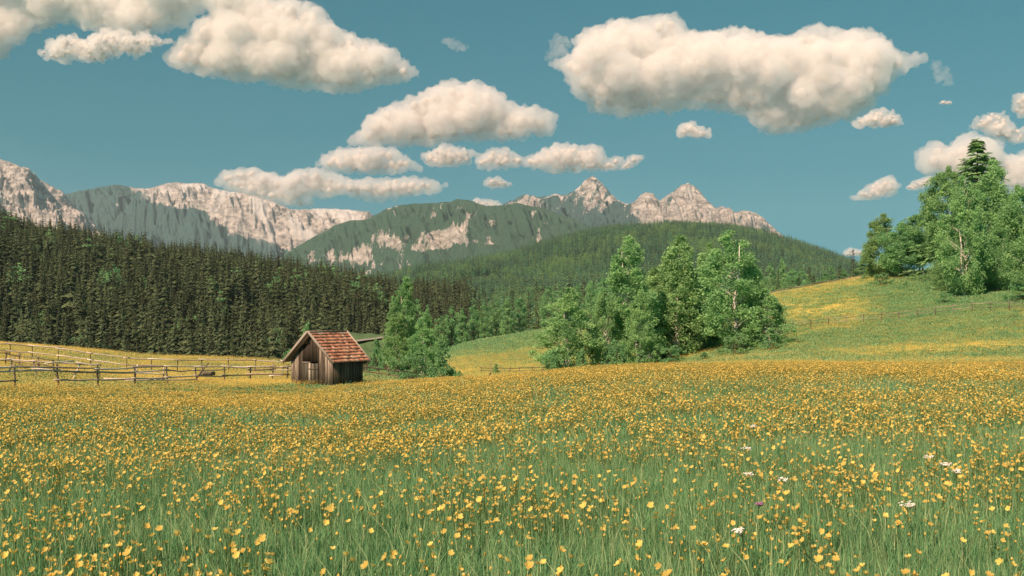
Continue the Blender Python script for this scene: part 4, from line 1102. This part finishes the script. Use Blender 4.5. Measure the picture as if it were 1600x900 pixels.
CLOUD_TMP = []
def cloud(label, poly, seed, base=1720.0, wisp=1.0, rmax=34, ragged=1.0, thin=False, d=None):
    rg = np.random.default_rng(seed)
    poly = np.asarray(poly, float)
    yb = poly[:, 1].max()
    d = d or min(base * F / (500 - yb), 30000)
    lo, hi = poly.min(0), poly.max(0)
    area = np.prod(hi - lo)
    n = int(np.clip(area / 16, 500, 7000))
    P = lo + rg.uniform(size=(n, 2)) * (hi - lo)
    sd = poly_dist(P, poly)
    P, sd = P[sd > 1.6], sd[sd > 1.6]
    # greedy packing of puffs, large ones first
    r = np.minimum(sd * rg.uniform(0.75, 1.05, len(sd)), rmax * rg.uniform(0.45, 1.0, len(sd)))
    o = np.argsort(-r); sel = []
    for i in o:
        ok = True
        for j in sel:
            if (P[i, 0] - P[j, 0]) ** 2 + (P[i, 1] - P[j, 1]) ** 2 < (0.55 * max(r[i], r[j])) ** 2:
                ok = False; break
        if ok: sel.append(i)
        if len(sel) > 340: break
    P, r, sd = P[sel], r[sel], sd[sel]
    dep = rg.uniform(-1, 0.6, len(r)) * np.maximum(sd - r * 0.3, 0.2 * r) * 0.9
    u = d / F
    C = np.stack([(P[:, 0] - 800) * u, dep * u, (500 - P[:, 1]) * u], -1)
    org = C.mean(0); org[1] = 0
    C = C - org
    V0, F0 = ico(2)
    V = (C[:, None, :] + V0[None] * (r * u)[:, None, None] * np.array((1, 0.95, 0.88))).reshape(-1, 3)
    Fq = (F0[None] + (np.arange(len(C)) * len(V0))[:, None, None]).reshape(-1, 3)
    me = mesh_np("cloud_raw", V, [Fq])
    ob = bpy.data.objects.new("cloud_raw", me); COL.objects.link(ob)
    md = ob.modifiers.new("r", 'REMESH'); md.mode = 'VOXEL'; md.voxel_size = (2.0 if area > 15000 else 1.4) * u
    dg = bpy.context.evaluated_depsgraph_get()
    em = bpy.data.meshes.new_from_object(ob.evaluated_get(dg))
    bpy.data.objects.remove(ob)
    nv = len(em.vertices)
    co = np.empty(nv * 3, np.float32); em.vertices.foreach_get("co", co); co = co.reshape(-1, 3).astype(float)
    nn = np.empty(nv * 3, np.float32); em.vertices.foreach_get("normal", nn); nn = nn.reshape(-1, 3).astype(float)
    q = co / u
    Lb = np.clip(rmax * 1.3, 9, 34)
    big_ = fbm(q[:, 0] / Lb, q[:, 1] / Lb, q[:, 2] / Lb + seed, 2, seed)
    bil = np.abs(noise3(q[:, 0] / 15, q[:, 1] / 15, q[:, 2] / 15, seed + 5)) + 0.6 * np.abs(noise3(q[:, 0] / 7, q[:, 1] / 7, q[:, 2] / 7, seed + 6)) + 0.5 * np.abs(noise3(q[:, 0] / 3.4, q[:, 1] / 3.4, q[:, 2] / 3.4, seed + 7))
    k = min(1.0, (rmax + 7) / 34) * ragged
    co = co + nn * (u * k * (7.0 * big_ + 9.5 * (bil - 0.46)))[:, None]
    zb = (500 - yb) * u - org[2]
    low = co[:, 2] < zb + 4 * u
    co[:, 2] = np.where(low, zb + 4 * u - (zb + 4 * u - co[:, 2]) * 0.45, co[:, 2])
    tri = np.zeros(len(em.loops), np.int32); em.loops.foreach_get("vertex_index", tri); tri = tri.reshape(-1, 4)
    root = empty("cloud", (org[0], d, org[2]), label=label, category="cloud")
    if not thin:                      # dense heart of the cloud
        big_r = np.nonzero(r >= 0.45 * r.max())[0]
        Vc = (C[big_r][:, None, :] + V0[None] * (0.42 * r[big_r] * u)[:, None, None]).reshape(-1, 3)
        cm = mesh_np("cloud_raw", Vc, [(F0[None] + (np.arange(len(big_r)) * len(V0))[:, None, None]).reshape(-1, 3)])
        ob = bpy.data.objects.new("cloud_raw", cm); COL.objects.link(ob)
        md = ob.modifiers.new("r", 'REMESH'); md.mode = 'VOXEL'; md.voxel_size = max(1.0, 0.07 * r.max()) * u
        hm = bpy.data.meshes.new_from_object(ob.evaluated_get(bpy.context.evaluated_depsgraph_get()))
        bpy.data.objects.remove(ob)
        hm.materials.clear(); hm.materials.append(M_cloud); hm.polygons.foreach_set("use_smooth", np.ones(len(hm.polygons), bool))
        hm.name = "cloud_heart"; link("cloud_heart", hm, root)
    m_, n_, l_ = new_mat("cloud_vapour")
    vs_ = n_.new("ShaderNodeVolumeScatter"); vs_.inputs['Color'].default_value = (0.905, 0.832, 0.792, 1); vs_.inputs['Density'].default_value = (0.075 if not thin else 0.015) * (20.0 / (rmax + 6)) ** 0.5 / u; vs_.inputs['Anisotropy'].default_value = 0.0
    o_ = n_.new("ShaderNodeOutputMaterial"); l_.new(vs_.outputs[0], o_.inputs['Volume'])
    ob = bpy.data.objects.new("cloud_raw", mesh_np("cloud_raw", co + nn * (u * 1.0), [tri])); COL.objects.link(ob)
    md = ob.modifiers.new("r", 'REMESH'); md.mode = 'VOXEL'; md.voxel_size = (1.7 if area > 15000 else 1.2) * u
    vh = bpy.data.meshes.new_from_object(ob.evaluated_get(bpy.context.evaluated_depsgraph_get()))
    bpy.data.objects.remove(ob)
    vh.name = "vapour_hull"; vh.materials.clear(); vh.materials.append(m_); link("vapour_hull", vh, root)
    return root

cloud("great white cloud filling the top corner of the sky above the pale rock mountain", [(-150, -80), (130, -80), (138, 5), (118, 32), (60, 48), (22, 72), (0, 90), (-60, 108), (-140, 70)], 301, base=1900)
cloud("cloud bridging the corner cloud and the long sloping cloud", [(90, -80), (350, -70), (345, -10), (312, 22), (284, 42), (240, 54), (200, 64), (160, 56), (120, 44), (96, 20)], 302, base=1900, d=7600)
cloud("torn ragged cloud hanging under the bridging cloud", [(58, 84), (82, 64), (112, 52), (138, 62), (162, 46), (196, 52), (226, 50), (272, 66), (240, 76), (214, 90), (186, 84), (156, 103), (126, 94), (84, 97)], 303, base=1750, wisp=2.2, rmax=11, ragged=2.3, d=7200)
cloud("big long cloud with a sloping outline that tapers to a point", [(256, 90), (268, 72), (300, 48), (322, 20), (318, -10), (340, -40), (400, -30), (440, 0), (480, 2), (512, 22), (535, 45), (560, 62), (592, 60), (625, 84), (663, 122), (600, 134), (535, 148), (480, 143), (390, 130), (330, 122), (280, 114)], 304)
cloud("largest cloud, wide and lumpy with a tapering tail", [(848, 102), (872, 92), (892, 85), (893, 62), (925, 38), (968, 28), (1010, 30), (1058, 18), (1076, 44), (1100, 52), (1148, 42), (1190, 56), (1240, 52), (1275, 36), (1302, 46), (1350, 42), (1382, 62), (1402, 82), (1453, 84), (1440, 105), (1392, 125), (1385, 150), (1342, 184), (1302, 194), (1250, 213), (1190, 212), (1165, 186), (1100, 171), (1040, 178), (980, 185), (930, 176), (890, 146), (882, 116)], 305)
cloud("small cloud scrap under the belly of the largest cloud", [(1054, 206), (1066, 194), (1080, 188), (1095, 200), (1122, 210), (1100, 217), (1064, 217)], 306, rmax=11, wisp=1.5, d=9300, ragged=1.7)
cloud("thin cloud shred under the tail of the largest cloud", [(1326, 192), (1345, 182), (1368, 171), (1395, 176), (1416, 194), (1385, 202), (1345, 200)], 307, rmax=9, wisp=1.8, d=9000, ragged=1.7)
cloud("faint wisps at the blunt end of the largest cloud", [(852, 92), (862, 60), (876, 52), (892, 60), (888, 85), (868, 98)], 308, rmax=6, wisp=0.16, thin=True, ragged=3.2, d=9000)
cloud("faint wisps past the tail of the largest cloud", [(1448, 104), (1462, 92), (1480, 108), (1492, 132), (1480, 136), (1458, 116)], 309, rmax=5, wisp=0.12, thin=True, ragged=3.2, d=9000)
cloud("domed cloud in the middle of the sky with a flat base", [(534, 222), (552, 212), (568, 192), (582, 174), (612, 162), (650, 147), (690, 130), (732, 124), (770, 138), (800, 160), (850, 170), (878, 188), (862, 210), (800, 223), (740, 220), (700, 226), (640, 231), (560, 232)], 310)
cloud("low mound of cloud right under the domed cloud", [(484, 262), (500, 246), (525, 234), (560, 227), (612, 230), (640, 246), (668, 268), (612, 274), (540, 275)], 311, rmax=22)
cloud("long low cloud touching the snowy mountain ridge", [(330, 285), (344, 270), (372, 262), (402, 262), (440, 275), (468, 264), (492, 260), (530, 274), (560, 281), (600, 276), (650, 274), (704, 289), (690, 301), (622, 312), (590, 318), (540, 308), (488, 308), (492, 320), (470, 328), (420, 318), (362, 302)], 312, rmax=20)
cloud("lumpy cloud strip over the jagged rock peaks", [(732, 262), (748, 244), (766, 230), (790, 233), (820, 243), (848, 232), (872, 222), (905, 228), (938, 224), (944, 248), (975, 240), (978, 262), (950, 270), (870, 273), (820, 262), (764, 266)], 313, rmax=18)
cloud("little cloud at the end of the lumpy strip over the peaks", [(966, 268), (976, 250), (990, 240), (1012, 246), (996, 256), (986, 264)], 314, rmax=8, wisp=1.6, d=11700, ragged=1.7)
cloud("soft grey cloud between the domed cloud and the lumpy strip", [(654, 246), (680, 230), (712, 227), (742, 238), (734, 258), (700, 263), (668, 260)], 315, rmax=14, wisp=1.6, ragged=1.7)
cloud("small oval cloud above the wooded mountain", [(753, 290), (766, 276), (784, 280), (806, 287), (792, 294), (764, 294)], 316, rmax=8, wisp=1.4, ragged=1.7)
cloud("cloud sliver peeping over the ridge of the wooded mountain", [(726, 322), (742, 309), (768, 312), (802, 321), (780, 334), (740, 334)], 317, rmax=8)
cloud("tilted oval cloud alone above the hillside", [(1327, 309), (1346, 295), (1366, 281), (1395, 272), (1408, 290), (1400, 305), (1370, 314), (1335, 315)], 318, rmax=16)
cloud("small cloud tucked beside the hillside trees", [(1407, 296), (1428, 281), (1452, 274), (1464, 288), (1432, 299)], 319, rmax=9)
cloud("billowing cloud rising behind the huge spruce", [(1428, 262), (1434, 240), (1448, 224), (1466, 220), (1482, 226), (1500, 210), (1526, 208), (1552, 224), (1568, 240), (1600, 234), (1650, 240), (1700, 262), (1690, 312), (1600, 308), (1560, 302), (1500, 292), (1450, 280)], 320)
cloud("ragged cloud above the billowing one behind the huge spruce", [(1510, 202), (1525, 186), (1552, 171), (1566, 176), (1580, 196), (1612, 204), (1602, 226), (1562, 222), (1540, 206)], 321, rmax=13, wisp=1.8, ragged=2.0)
cloud("cloud cut by the picture's edge above the ragged one", [(1577, 168), (1588, 146), (1622, 140), (1654, 160), (1632, 186), (1590, 186)], 322, rmax=16)
cloud("tiny cloud low over the horizon beside the pointed spruce", [(1314, 396), (1328, 385), (1346, 390), (1356, 402), (1320, 403)], 323, rmax=7)
cloud("thin faint wisp alone in the open sky between the big clouds", [(690, 66), (704, 58), (722, 70), (740, 74), (714, 82), (698, 76)], 324, rmax=5, wisp=0.10, thin=True, ragged=3.2, d=7800)
cloud("tiny cloud dot in the open sky under the long tail", [(1463, 164), (1472, 156), (1490, 158), (1484, 165)], 325, rmax=4, wisp=0.7, ragged=1.7, d=8600)

# ------------------------------------------------------------------ grass and flowers
def blade_mat(name, c0, c1, c2, trans=0.35):
    m, n, l = new_mat(name)
    at = N(n, "ShaderNodeAttribute", attribute_name="tint")
    oi = n.new("ShaderNodeObjectInfo")
    r = ramp(n, [(0.0, c0), (0.6, c1), (1.0, c2)]); l.new(at.outputs['Fac'], r.inputs[0])
    hs = N(n, "ShaderNodeHueSaturation"); mr = N(n, "ShaderNodeMapRange", i_3=0.75, i_4=1.25); l.new(oi.outputs['Random'], mr.inputs[0]); l.new(mr.outputs[0], hs.inputs['Value']); l.new(r.outputs[0], hs.inputs['Color'])
    d = N(n, "ShaderNodeBsdfDiffuse"); t = N(n, "ShaderNodeBsdfTranslucent")
    l.new(hs.outputs[0], d.inputs[0]); l.new(hs.outputs[0], t.inputs[0])
    mx = N(n, "ShaderNodeMixShader", i_0=trans); l.new(d.outputs[0], mx.inputs[1]); l.new(t.outputs[0], mx.inputs[2])
    o = n.new("ShaderNodeOutputMaterial"); l.new(mx.outputs[0], o.inputs[0])
    return m
M_grass = blade_mat("grass_blades", (0.105, 0.255, 0.120), (0.200, 0.420, 0.190), (0.42, 0.52, 0.27))
M_petal = blade_mat("yellow_petals", (0.86, 0.62, 0.16), (0.92, 0.72, 0.21), (0.94, 0.82, 0.31), 0.5)
M_stem = blade_mat("flower_stems", (0.10, 0.16, 0.05), (0.14, 0.20, 0.06), (0.2, 0.24, 0.08))
M_white = plain_mat("white_florets", (0.78, 0.76, 0.70), 0.8, 0.05)
M_purple = plain_mat("purple_petals", (0.34, 0.16, 0.30), 0.8, 0.1)

def tuft(name, nblade, spread, hmin, hmax, width, seed):
    rg = np.random.default_rng(seed)
    V, Fs, T = [], [], []
    for i in range(nblade):
        a, r = rg.uniform(0, 6.28), spread * math.sqrt(rg.uniform())
        x, y = r * math.cos(a), r * math.sin(a)
        h = rg.uniform(hmin, hmax); b = rg.uniform(0, 6.28); lean = h * abs(rg.normal()) * 0.28
        w = width * rg.uniform(0.6, 1.3); c = rg.uniform(0, 6.28)
        wx, wy = w * math.cos(c), w * math.sin(c)
        dx, dy = lean * math.cos(b), lean * math.sin(b)
        n = len(V)
        if i % 29 == 3: h *= 1.3; lean *= 0.8; w *= 0.7
        V += [(x - wx, y - wy, -0.04), (x + wx, y + wy, -0.04), (x + dx * .35 - wx * .8, y + dy * .35 - wy * .8, h * .6), (x + dx * .35 + wx * .8, y + dy * .35 + wy * .8, h * .6), (x + dx, y + dy, h)]
        Fs += [(n, n + 1, n + 3), (n, n + 3, n + 2), (n + 2, n + 3, n + 4)]
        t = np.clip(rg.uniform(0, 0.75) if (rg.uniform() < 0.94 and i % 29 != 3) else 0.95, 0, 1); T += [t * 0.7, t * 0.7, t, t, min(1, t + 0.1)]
    return mesh_np(name, V, [Fs], M_grass, {"tint": T})

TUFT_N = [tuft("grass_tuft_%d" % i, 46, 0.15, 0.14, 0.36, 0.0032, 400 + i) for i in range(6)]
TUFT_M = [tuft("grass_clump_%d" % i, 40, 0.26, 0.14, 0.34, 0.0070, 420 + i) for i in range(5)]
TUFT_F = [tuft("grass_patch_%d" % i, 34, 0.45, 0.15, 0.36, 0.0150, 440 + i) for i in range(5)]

def flower_parts(seed, petals=5, dia=0.040, tall=0.36):
    rg = np.random.default_rng(seed)
    V, T, Fq = [], [], []
    R_ = dia / 2
    for i in range(petals):
        a = 2 * math.pi * (i + rg.uniform(-.12, .12)) / petals; w = 2 * math.pi / petals * 0.60
        n = len(V); t = rg.uniform(0.2, 0.9); lift = R_ * rg.uniform(0.35, 0.8)
        ca, sa = math.cos(a), math.sin(a)
        cl, sl_ = math.cos(a - w), math.sin(a - w); cr, sr = math.cos(a + w), math.sin(a + w)
        V += [(0, 0, 0), (0.62 * R_ * cl, 0.62 * R_ * sl_, lift * .45), (R_ * math.cos(a - w * .45), R_ * math.sin(a - w * .45), lift), (R_ * math.cos(a + w * .45), R_ * math.sin(a + w * .45), lift * 1.05), (0.62 * R_ * cr, 0.62 * R_ * sr, lift * .45)]
        Fq += [(n, n + 1, n + 2), (n, n + 2, n + 3), (n, n + 3, n + 4)]; T += [t * .4, t, t, t, t]
    n = len(V)
    for j in range(6):
        q = 2 * math.pi * j / 6; V.append((0.32 * R_ * math.cos(q), 0.32 * R_ * math.sin(q), R_ * 0.22)); T.append(0.05)
    V.append((0, 0, R_ * 0.42)); T.append(0.1)
    Fq += [(n + j, n + (j + 1) % 6, n + 6) for j in range(6)]
    tx, ty = rg.normal() * 0.35, rg.normal() * 0.35
    M_ = np.array(Euler((tx - 0.25, ty, 0)).to_matrix())
    bx, by = rg.normal() * 0.03, rg.normal() * 0.03
    V = np.array(V) @ M_.T + np.array((bx, by, tall))
    bloom = (V, Fq, T)
    mb = MB(); mb.tube([(0, 0, -0.03), (bx * 0.3, by * 0.3, tall * 0.55), (bx, by, tall)], [0.0026, 0.0022, 0.0018], 3, cap=False)
    if rg.uniform() < 0.6:
        e = (bx + rg.normal() * .03, by + rg.normal() * .03, tall * 0.82); mb.tube([(bx * .4, by * .4, tall * 0.5), e], 0.0016, 3, cap=False)
        nb = len(bloom[0]); s = 0.011
        Vb = [(e[0] + s * math.cos(q), e[1] + s * math.sin(q), e[2]) for q in (0, 1.57, 3.14, 4.71)] + [(e[0], e[1], e[2] + s * 1.4), (e[0], e[1], e[2] - s)]
        bloom = (np.concatenate([bloom[0], Vb]), bloom[1] + [(nb + j, nb + (j + 1) % 4, nb + 4) for j in range(4)] + [(nb + (j + 1) % 4, nb + j, nb + 5) for j in range(4)], bloom[2] + [0.3] * 6)
    return bloom, mb

FLO = []
for i in range(8):
    bl, mb = flower_parts(500 + i, 5, 0.042 + 0.004 * (i % 3), 0.30 + 0.028 * i)
    FLO.append((mb.mesh("stem", M_stem), mesh_np("bloom", bl[0], [bl[1]], M_petal, {"tint": bl[2]})))
FLOJ = [joined("buttercup_%d" % i, p, [M_stem, M_petal]) for i, p in enumerate(FLO)]

def flower_patch(seed, n=13):
    rg = np.random.default_rng(seed); V, Fs, T = [], [], []
    for i in range(n):
        c = np.array((rg.normal() * 0.28, rg.normal() * 0.28, rg.uniform(0.16, 0.40))); R_ = rg.uniform(0.018, 0.030); a0 = rg.uniform(0, 6.28); k = len(V); t = rg.uniform(0.2, 0.95)
        V += [tuple(c + np.array((R_ * math.cos(a0 + q * 1.2566), R_ * math.sin(a0 + q * 1.2566), R_ * rg.uniform(0.3, 0.8)))) for q in range(5)] + [tuple(c)]
        Fs += [(k + q, k + (q + 1) % 5, k + 5) for q in range(5)]; T += [t] * 6
    return mesh_np("flower_patch_%d" % seed, V, [Fs], M_petal, {"tint": T})
FLOP = [flower_patch(560 + i) for i in range(4)]

def wedge(d0, d1, s0, s1, n):
    """n random points, even per area, in the wedge"""
    d = np.sqrt(rng.uniform(d0 ** 2, d1 ** 2, n)); s = rng.uniform(s0, s1, n)
    return (s - 800) / F * d, d

def back_limit(X, Y):
    """depth of the first brow on this bearing"""
    return np.interp(800 + F * X / Y, [0, 220, 440, 600, 780, 1200, 1600], [52, 60, 70, 74, 74, 68, 68])

# grass
gp = []
for nm, d0, d1, cnt, src, smin, smax in (("meadow_grass", 3.4, 15, 11500, TUFT_N, 0.8, 1.15), ("middle_grass", 13, 34, 26500, TUFT_M, 0.75, 1.15), ("distant_grass", 30, 78, 33500, TUFT_F, 0.8, 1.2)):
    X, Y = wedge(d0, d1, -360, 1960, cnt)
    k = Y < back_limit(X, Y) + 2
    X, Y = X[k], Y[k]
    hv = 0.9 + 0.35 * fbm(X / 3.5, Y / 3.5, 0, 3, 55)
    sc = rng.uniform(smin, smax, len(X))
    low = 1 - 0.5 * sstep(44, 60, Y) - 0.25 * np.exp(-((X - hb.x) ** 2 + (Y - hb.y) ** 2) / 30.0)
    scatter(nm, np.stack([X, Y, H(X, Y)], -1), src, rng.integers(0, len(src), len(X)), yaw(len(X), 0.05), np.stack([sc, sc, sc * hv * low], -1), "tall green meadow grass")

# rough grass and flowers on the slopes beyond the brow
X, Y = wedge(62, 222, 640, 1960, 33000)
X2, Y2 = wedge(56, 108, -340, 640, 21500)
X3, Y3 = wedge(200, 335, 660, 1010, 9000)
X, Y = np.concatenate([X, X2, X3]), np.concatenate([Y, Y2, Y3])
k = Y > back_limit(X, Y) - 2
X, Y = X[k], Y[k]
sc = rng.uniform(1.0, 1.6, len(X)) * (1 + 0.5 * sstep(100, 200, Y) + 0.5 * sstep(200, 300, Y))
scatter("slope_grass", np.stack([X, Y, H(X, Y)], -1), TUFT_F, rng.integers(0, 5, len(X)), yaw(len(X), 0.08), np.stack([sc * 1.3, sc * 1.3, sc * 0.38], -1), "rough grass on the slopes beyond the meadow")
X, Y = wedge(62, 222, 640, 1960, 150000)
X2, Y2 = wedge(52, 106, -340, 640, 80000)
X3, Y3 = wedge(200, 335, 660, 1010, 30000)
X, Y = np.concatenate([X, X2, X3]), np.concatenate([Y, Y2, Y3])
ri = np.clip(np.searchsorted(rows, Y), 0, nr - 1); ci_ = np.clip(np.searchsorted(sl, X / np.maximum(np.sqrt(Y ** 2 + 26 ** 2), 26)), 0, nc - 1)
k = (Y > back_limit(X, Y) - 1) & (rng.uniform(size=len(X)) < 0.06 + 0.9 * yel[ri, ci_] ** 1.2)
X, Y = X[k], Y[k]
sc = rng.uniform(1.3, 2.2, len(X)); 
scatter("slope_buttercups", np.stack([X, Y, H(X, Y)], -1), FLOP, rng.integers(0, 4, len(X)), yaw(len(X), 0.03), np.stack([sc * 0.7, sc * 0.7, rng.uniform(0.7, 1.2, len(X))], -1), "buttercups sprinkled over the far slopes")

# buttercups: clumped, closer together towards the brow
X, Y = wedge(4.2, 78, -340, 1940, 358000)
k = Y < back_limit(X, Y) + 1
X, Y = X[k], Y[k]
s = 800 + F * X / Y
cl = fbm(X / 2.2, Y / 2.2, 0.3, 3, 66) + 0.55 * fbm(X / 0.55, Y / 0.55, 0.3, 2, 67) + 0.35 * fbm(X / 9, Y / 9, 0.3, 2, 68)
want = 0.60 + 1.75 * cl + 0.04 * sstep(14, 45, Y) - 0.10 * sstep(900, 1300, s) * sstep(18, 8, Y)
want = want - 1.2 * np.exp(-((X - hb.x) ** 2 + (Y - hb.y) ** 2) / 9.0)
want = np.where((s < 330) & (Y > 40), want - 0.05, want)
k = rng.uniform(size=len(X)) < np.clip(want, 0.015, 0.9)
X, Y = X[k], Y[k]
Z = H(X, Y)
fsz = rng.uniform(0.7, 1.1, len(X)) * (1 + 0.45 * sstep(14, 55, Y))
hgt = rng.uniform(0.8, 1.15, len(X)) * (1 - 0.45 * sstep(44, 60, Y))
s = 800 + F * X / Y; py = 500 - F * (Z + 0.32 * hgt) / Y
inside = (s > 4) & (s < 1596) & (py < 898)
order = np.argsort(np.where(inside, Y, 1e9))[:300]
near = np.zeros(len(X), bool); near[order] = True
froots = []
for i in range(8):
    r = empty("buttercup", label="yellow buttercup on a thin stem among the grass along the bottom of the picture", category="flower", group="buttercups growing closest to the viewer")
    link("stem", FLO[i][0], r); link("bloom", FLO[i][1], r); froots.append(r)
for n_, i in enumerate(np.nonzero(near)[0]):
    r = froots[n_] if n_ < 8 else copy_tree(froots[n_ % 8])
    r.location = (X[i], Y[i], Z[i]); r.rotation_euler = (0, 0, rng.uniform(0, 6.28)); r.scale = (fsz[i], fsz[i], hgt[i])
k = ~near
scatter("buttercup_meadow", np.stack([X, Y, Z], -1)[k], FLOJ, rng.integers(0, 8, k.sum()), yaw(k.sum(), 0.06), np.stack([fsz, fsz, hgt], -1)[k], "countless yellow buttercups covering the meadow")

# white umbels and one purple head
def umbel(label, x, d, tall, rad, seed, mat=None, name="umbel_flower"):
    rg = np.random.default_rng(seed)
    p = PX(x, d)
    r = empty(name, p, rg.uniform(0, 6.28), label=label, category="flower")
    ms, mf = MB(), MB()
    ms.tube([(0, 0, -0.03), (0.01, 0, tall * 0.6), (0.015, 0.01, tall * 0.86)], 0.003, 4, cap=False)
    V0, F0 = ico(1)
    for i in range(11):
        a, q = rg.uniform(0, 6.28), rad * math.sqrt(rg.uniform(0.02, 1))
        c = np.array((q * math.cos(a), q * math.sin(a), tall - 0.25 * q))
        ms.tube([(0.015, 0.01, tall * 0.86), c], 0.0012, 3, cap=False)
        for j in range(4):
            cc = c + rg.normal(size=3) * 0.008
            mf.add(V0 * 0.0085 * rg.uniform(0.7, 1.3) * np.array((1, 1, .5)) + cc, F0.tolist())
    link("stem", ms.mesh("stem", M_stem), r); link("florets", mf.mesh("florets", mat or M_white), r)
    return r
for i, (x, y, lab) in enumerate([(1170, 744, "white flower head in the middle of the meadow, next to the larger white one"), (1223, 752, "larger lone white flower head among buttercups"),
                                 (1452, 716, "white umbel, topmost of the loose patch of white flowers"), (1478, 727, "white umbel beside the topmost one of the loose patch"),
                                 (1497, 738, "white umbel at the low end of the loose patch"), (1418, 794, "white umbel alone below the loose patch of white flowers"),
                                 (1158, 832, "white umbel nearest the viewer, alone in green grass"), (1167, 702, "small pale umbel high in the dense buttercups"),
                                 (1178, 668, "tiny white flower head far back in the dense buttercups")]):
    dd = np.arange(6, 40, 0.1); hh = 500 - F * (H((x - 800) / F * dd, dd) + 0.40) / dd
    d = float(dd[np.argmax(hh < y)])
    umbel(lab, x, d, 0.42, 0.045, 600 + i)
dd = np.arange(6, 40, 0.1); hh = 500 - F * (H((1187 - 800) / F * dd, dd) + 0.36) / dd
umbel("single purple flower head among the buttercups", 1187, float(dd[np.argmax(hh < 790)]), 0.37, 0.022, 650, M_purple, "purple_flower")

# ------------------------------------------------------------------ haze
mb = MB(); mb.box((-12800, -60, -75), (12800, 14400, 1640))
mh, n, l = new_mat("haze_air")
pv = n.new("ShaderNodeVolumePrincipled"); pv.inputs['Density'].default_value = 2.5e-5; pv.inputs['Color'].default_value = (0.72, 0.90, 1.0, 1); pv.inputs['Anisotropy'].default_value = 0.0
o = n.new("ShaderNodeOutputMaterial"); l.new(pv.outputs[0], o.inputs['Volume'])
link("haze", mb.mesh("haze", mh), kind="stuff", label="thin blue air between the viewer and the far mountains")
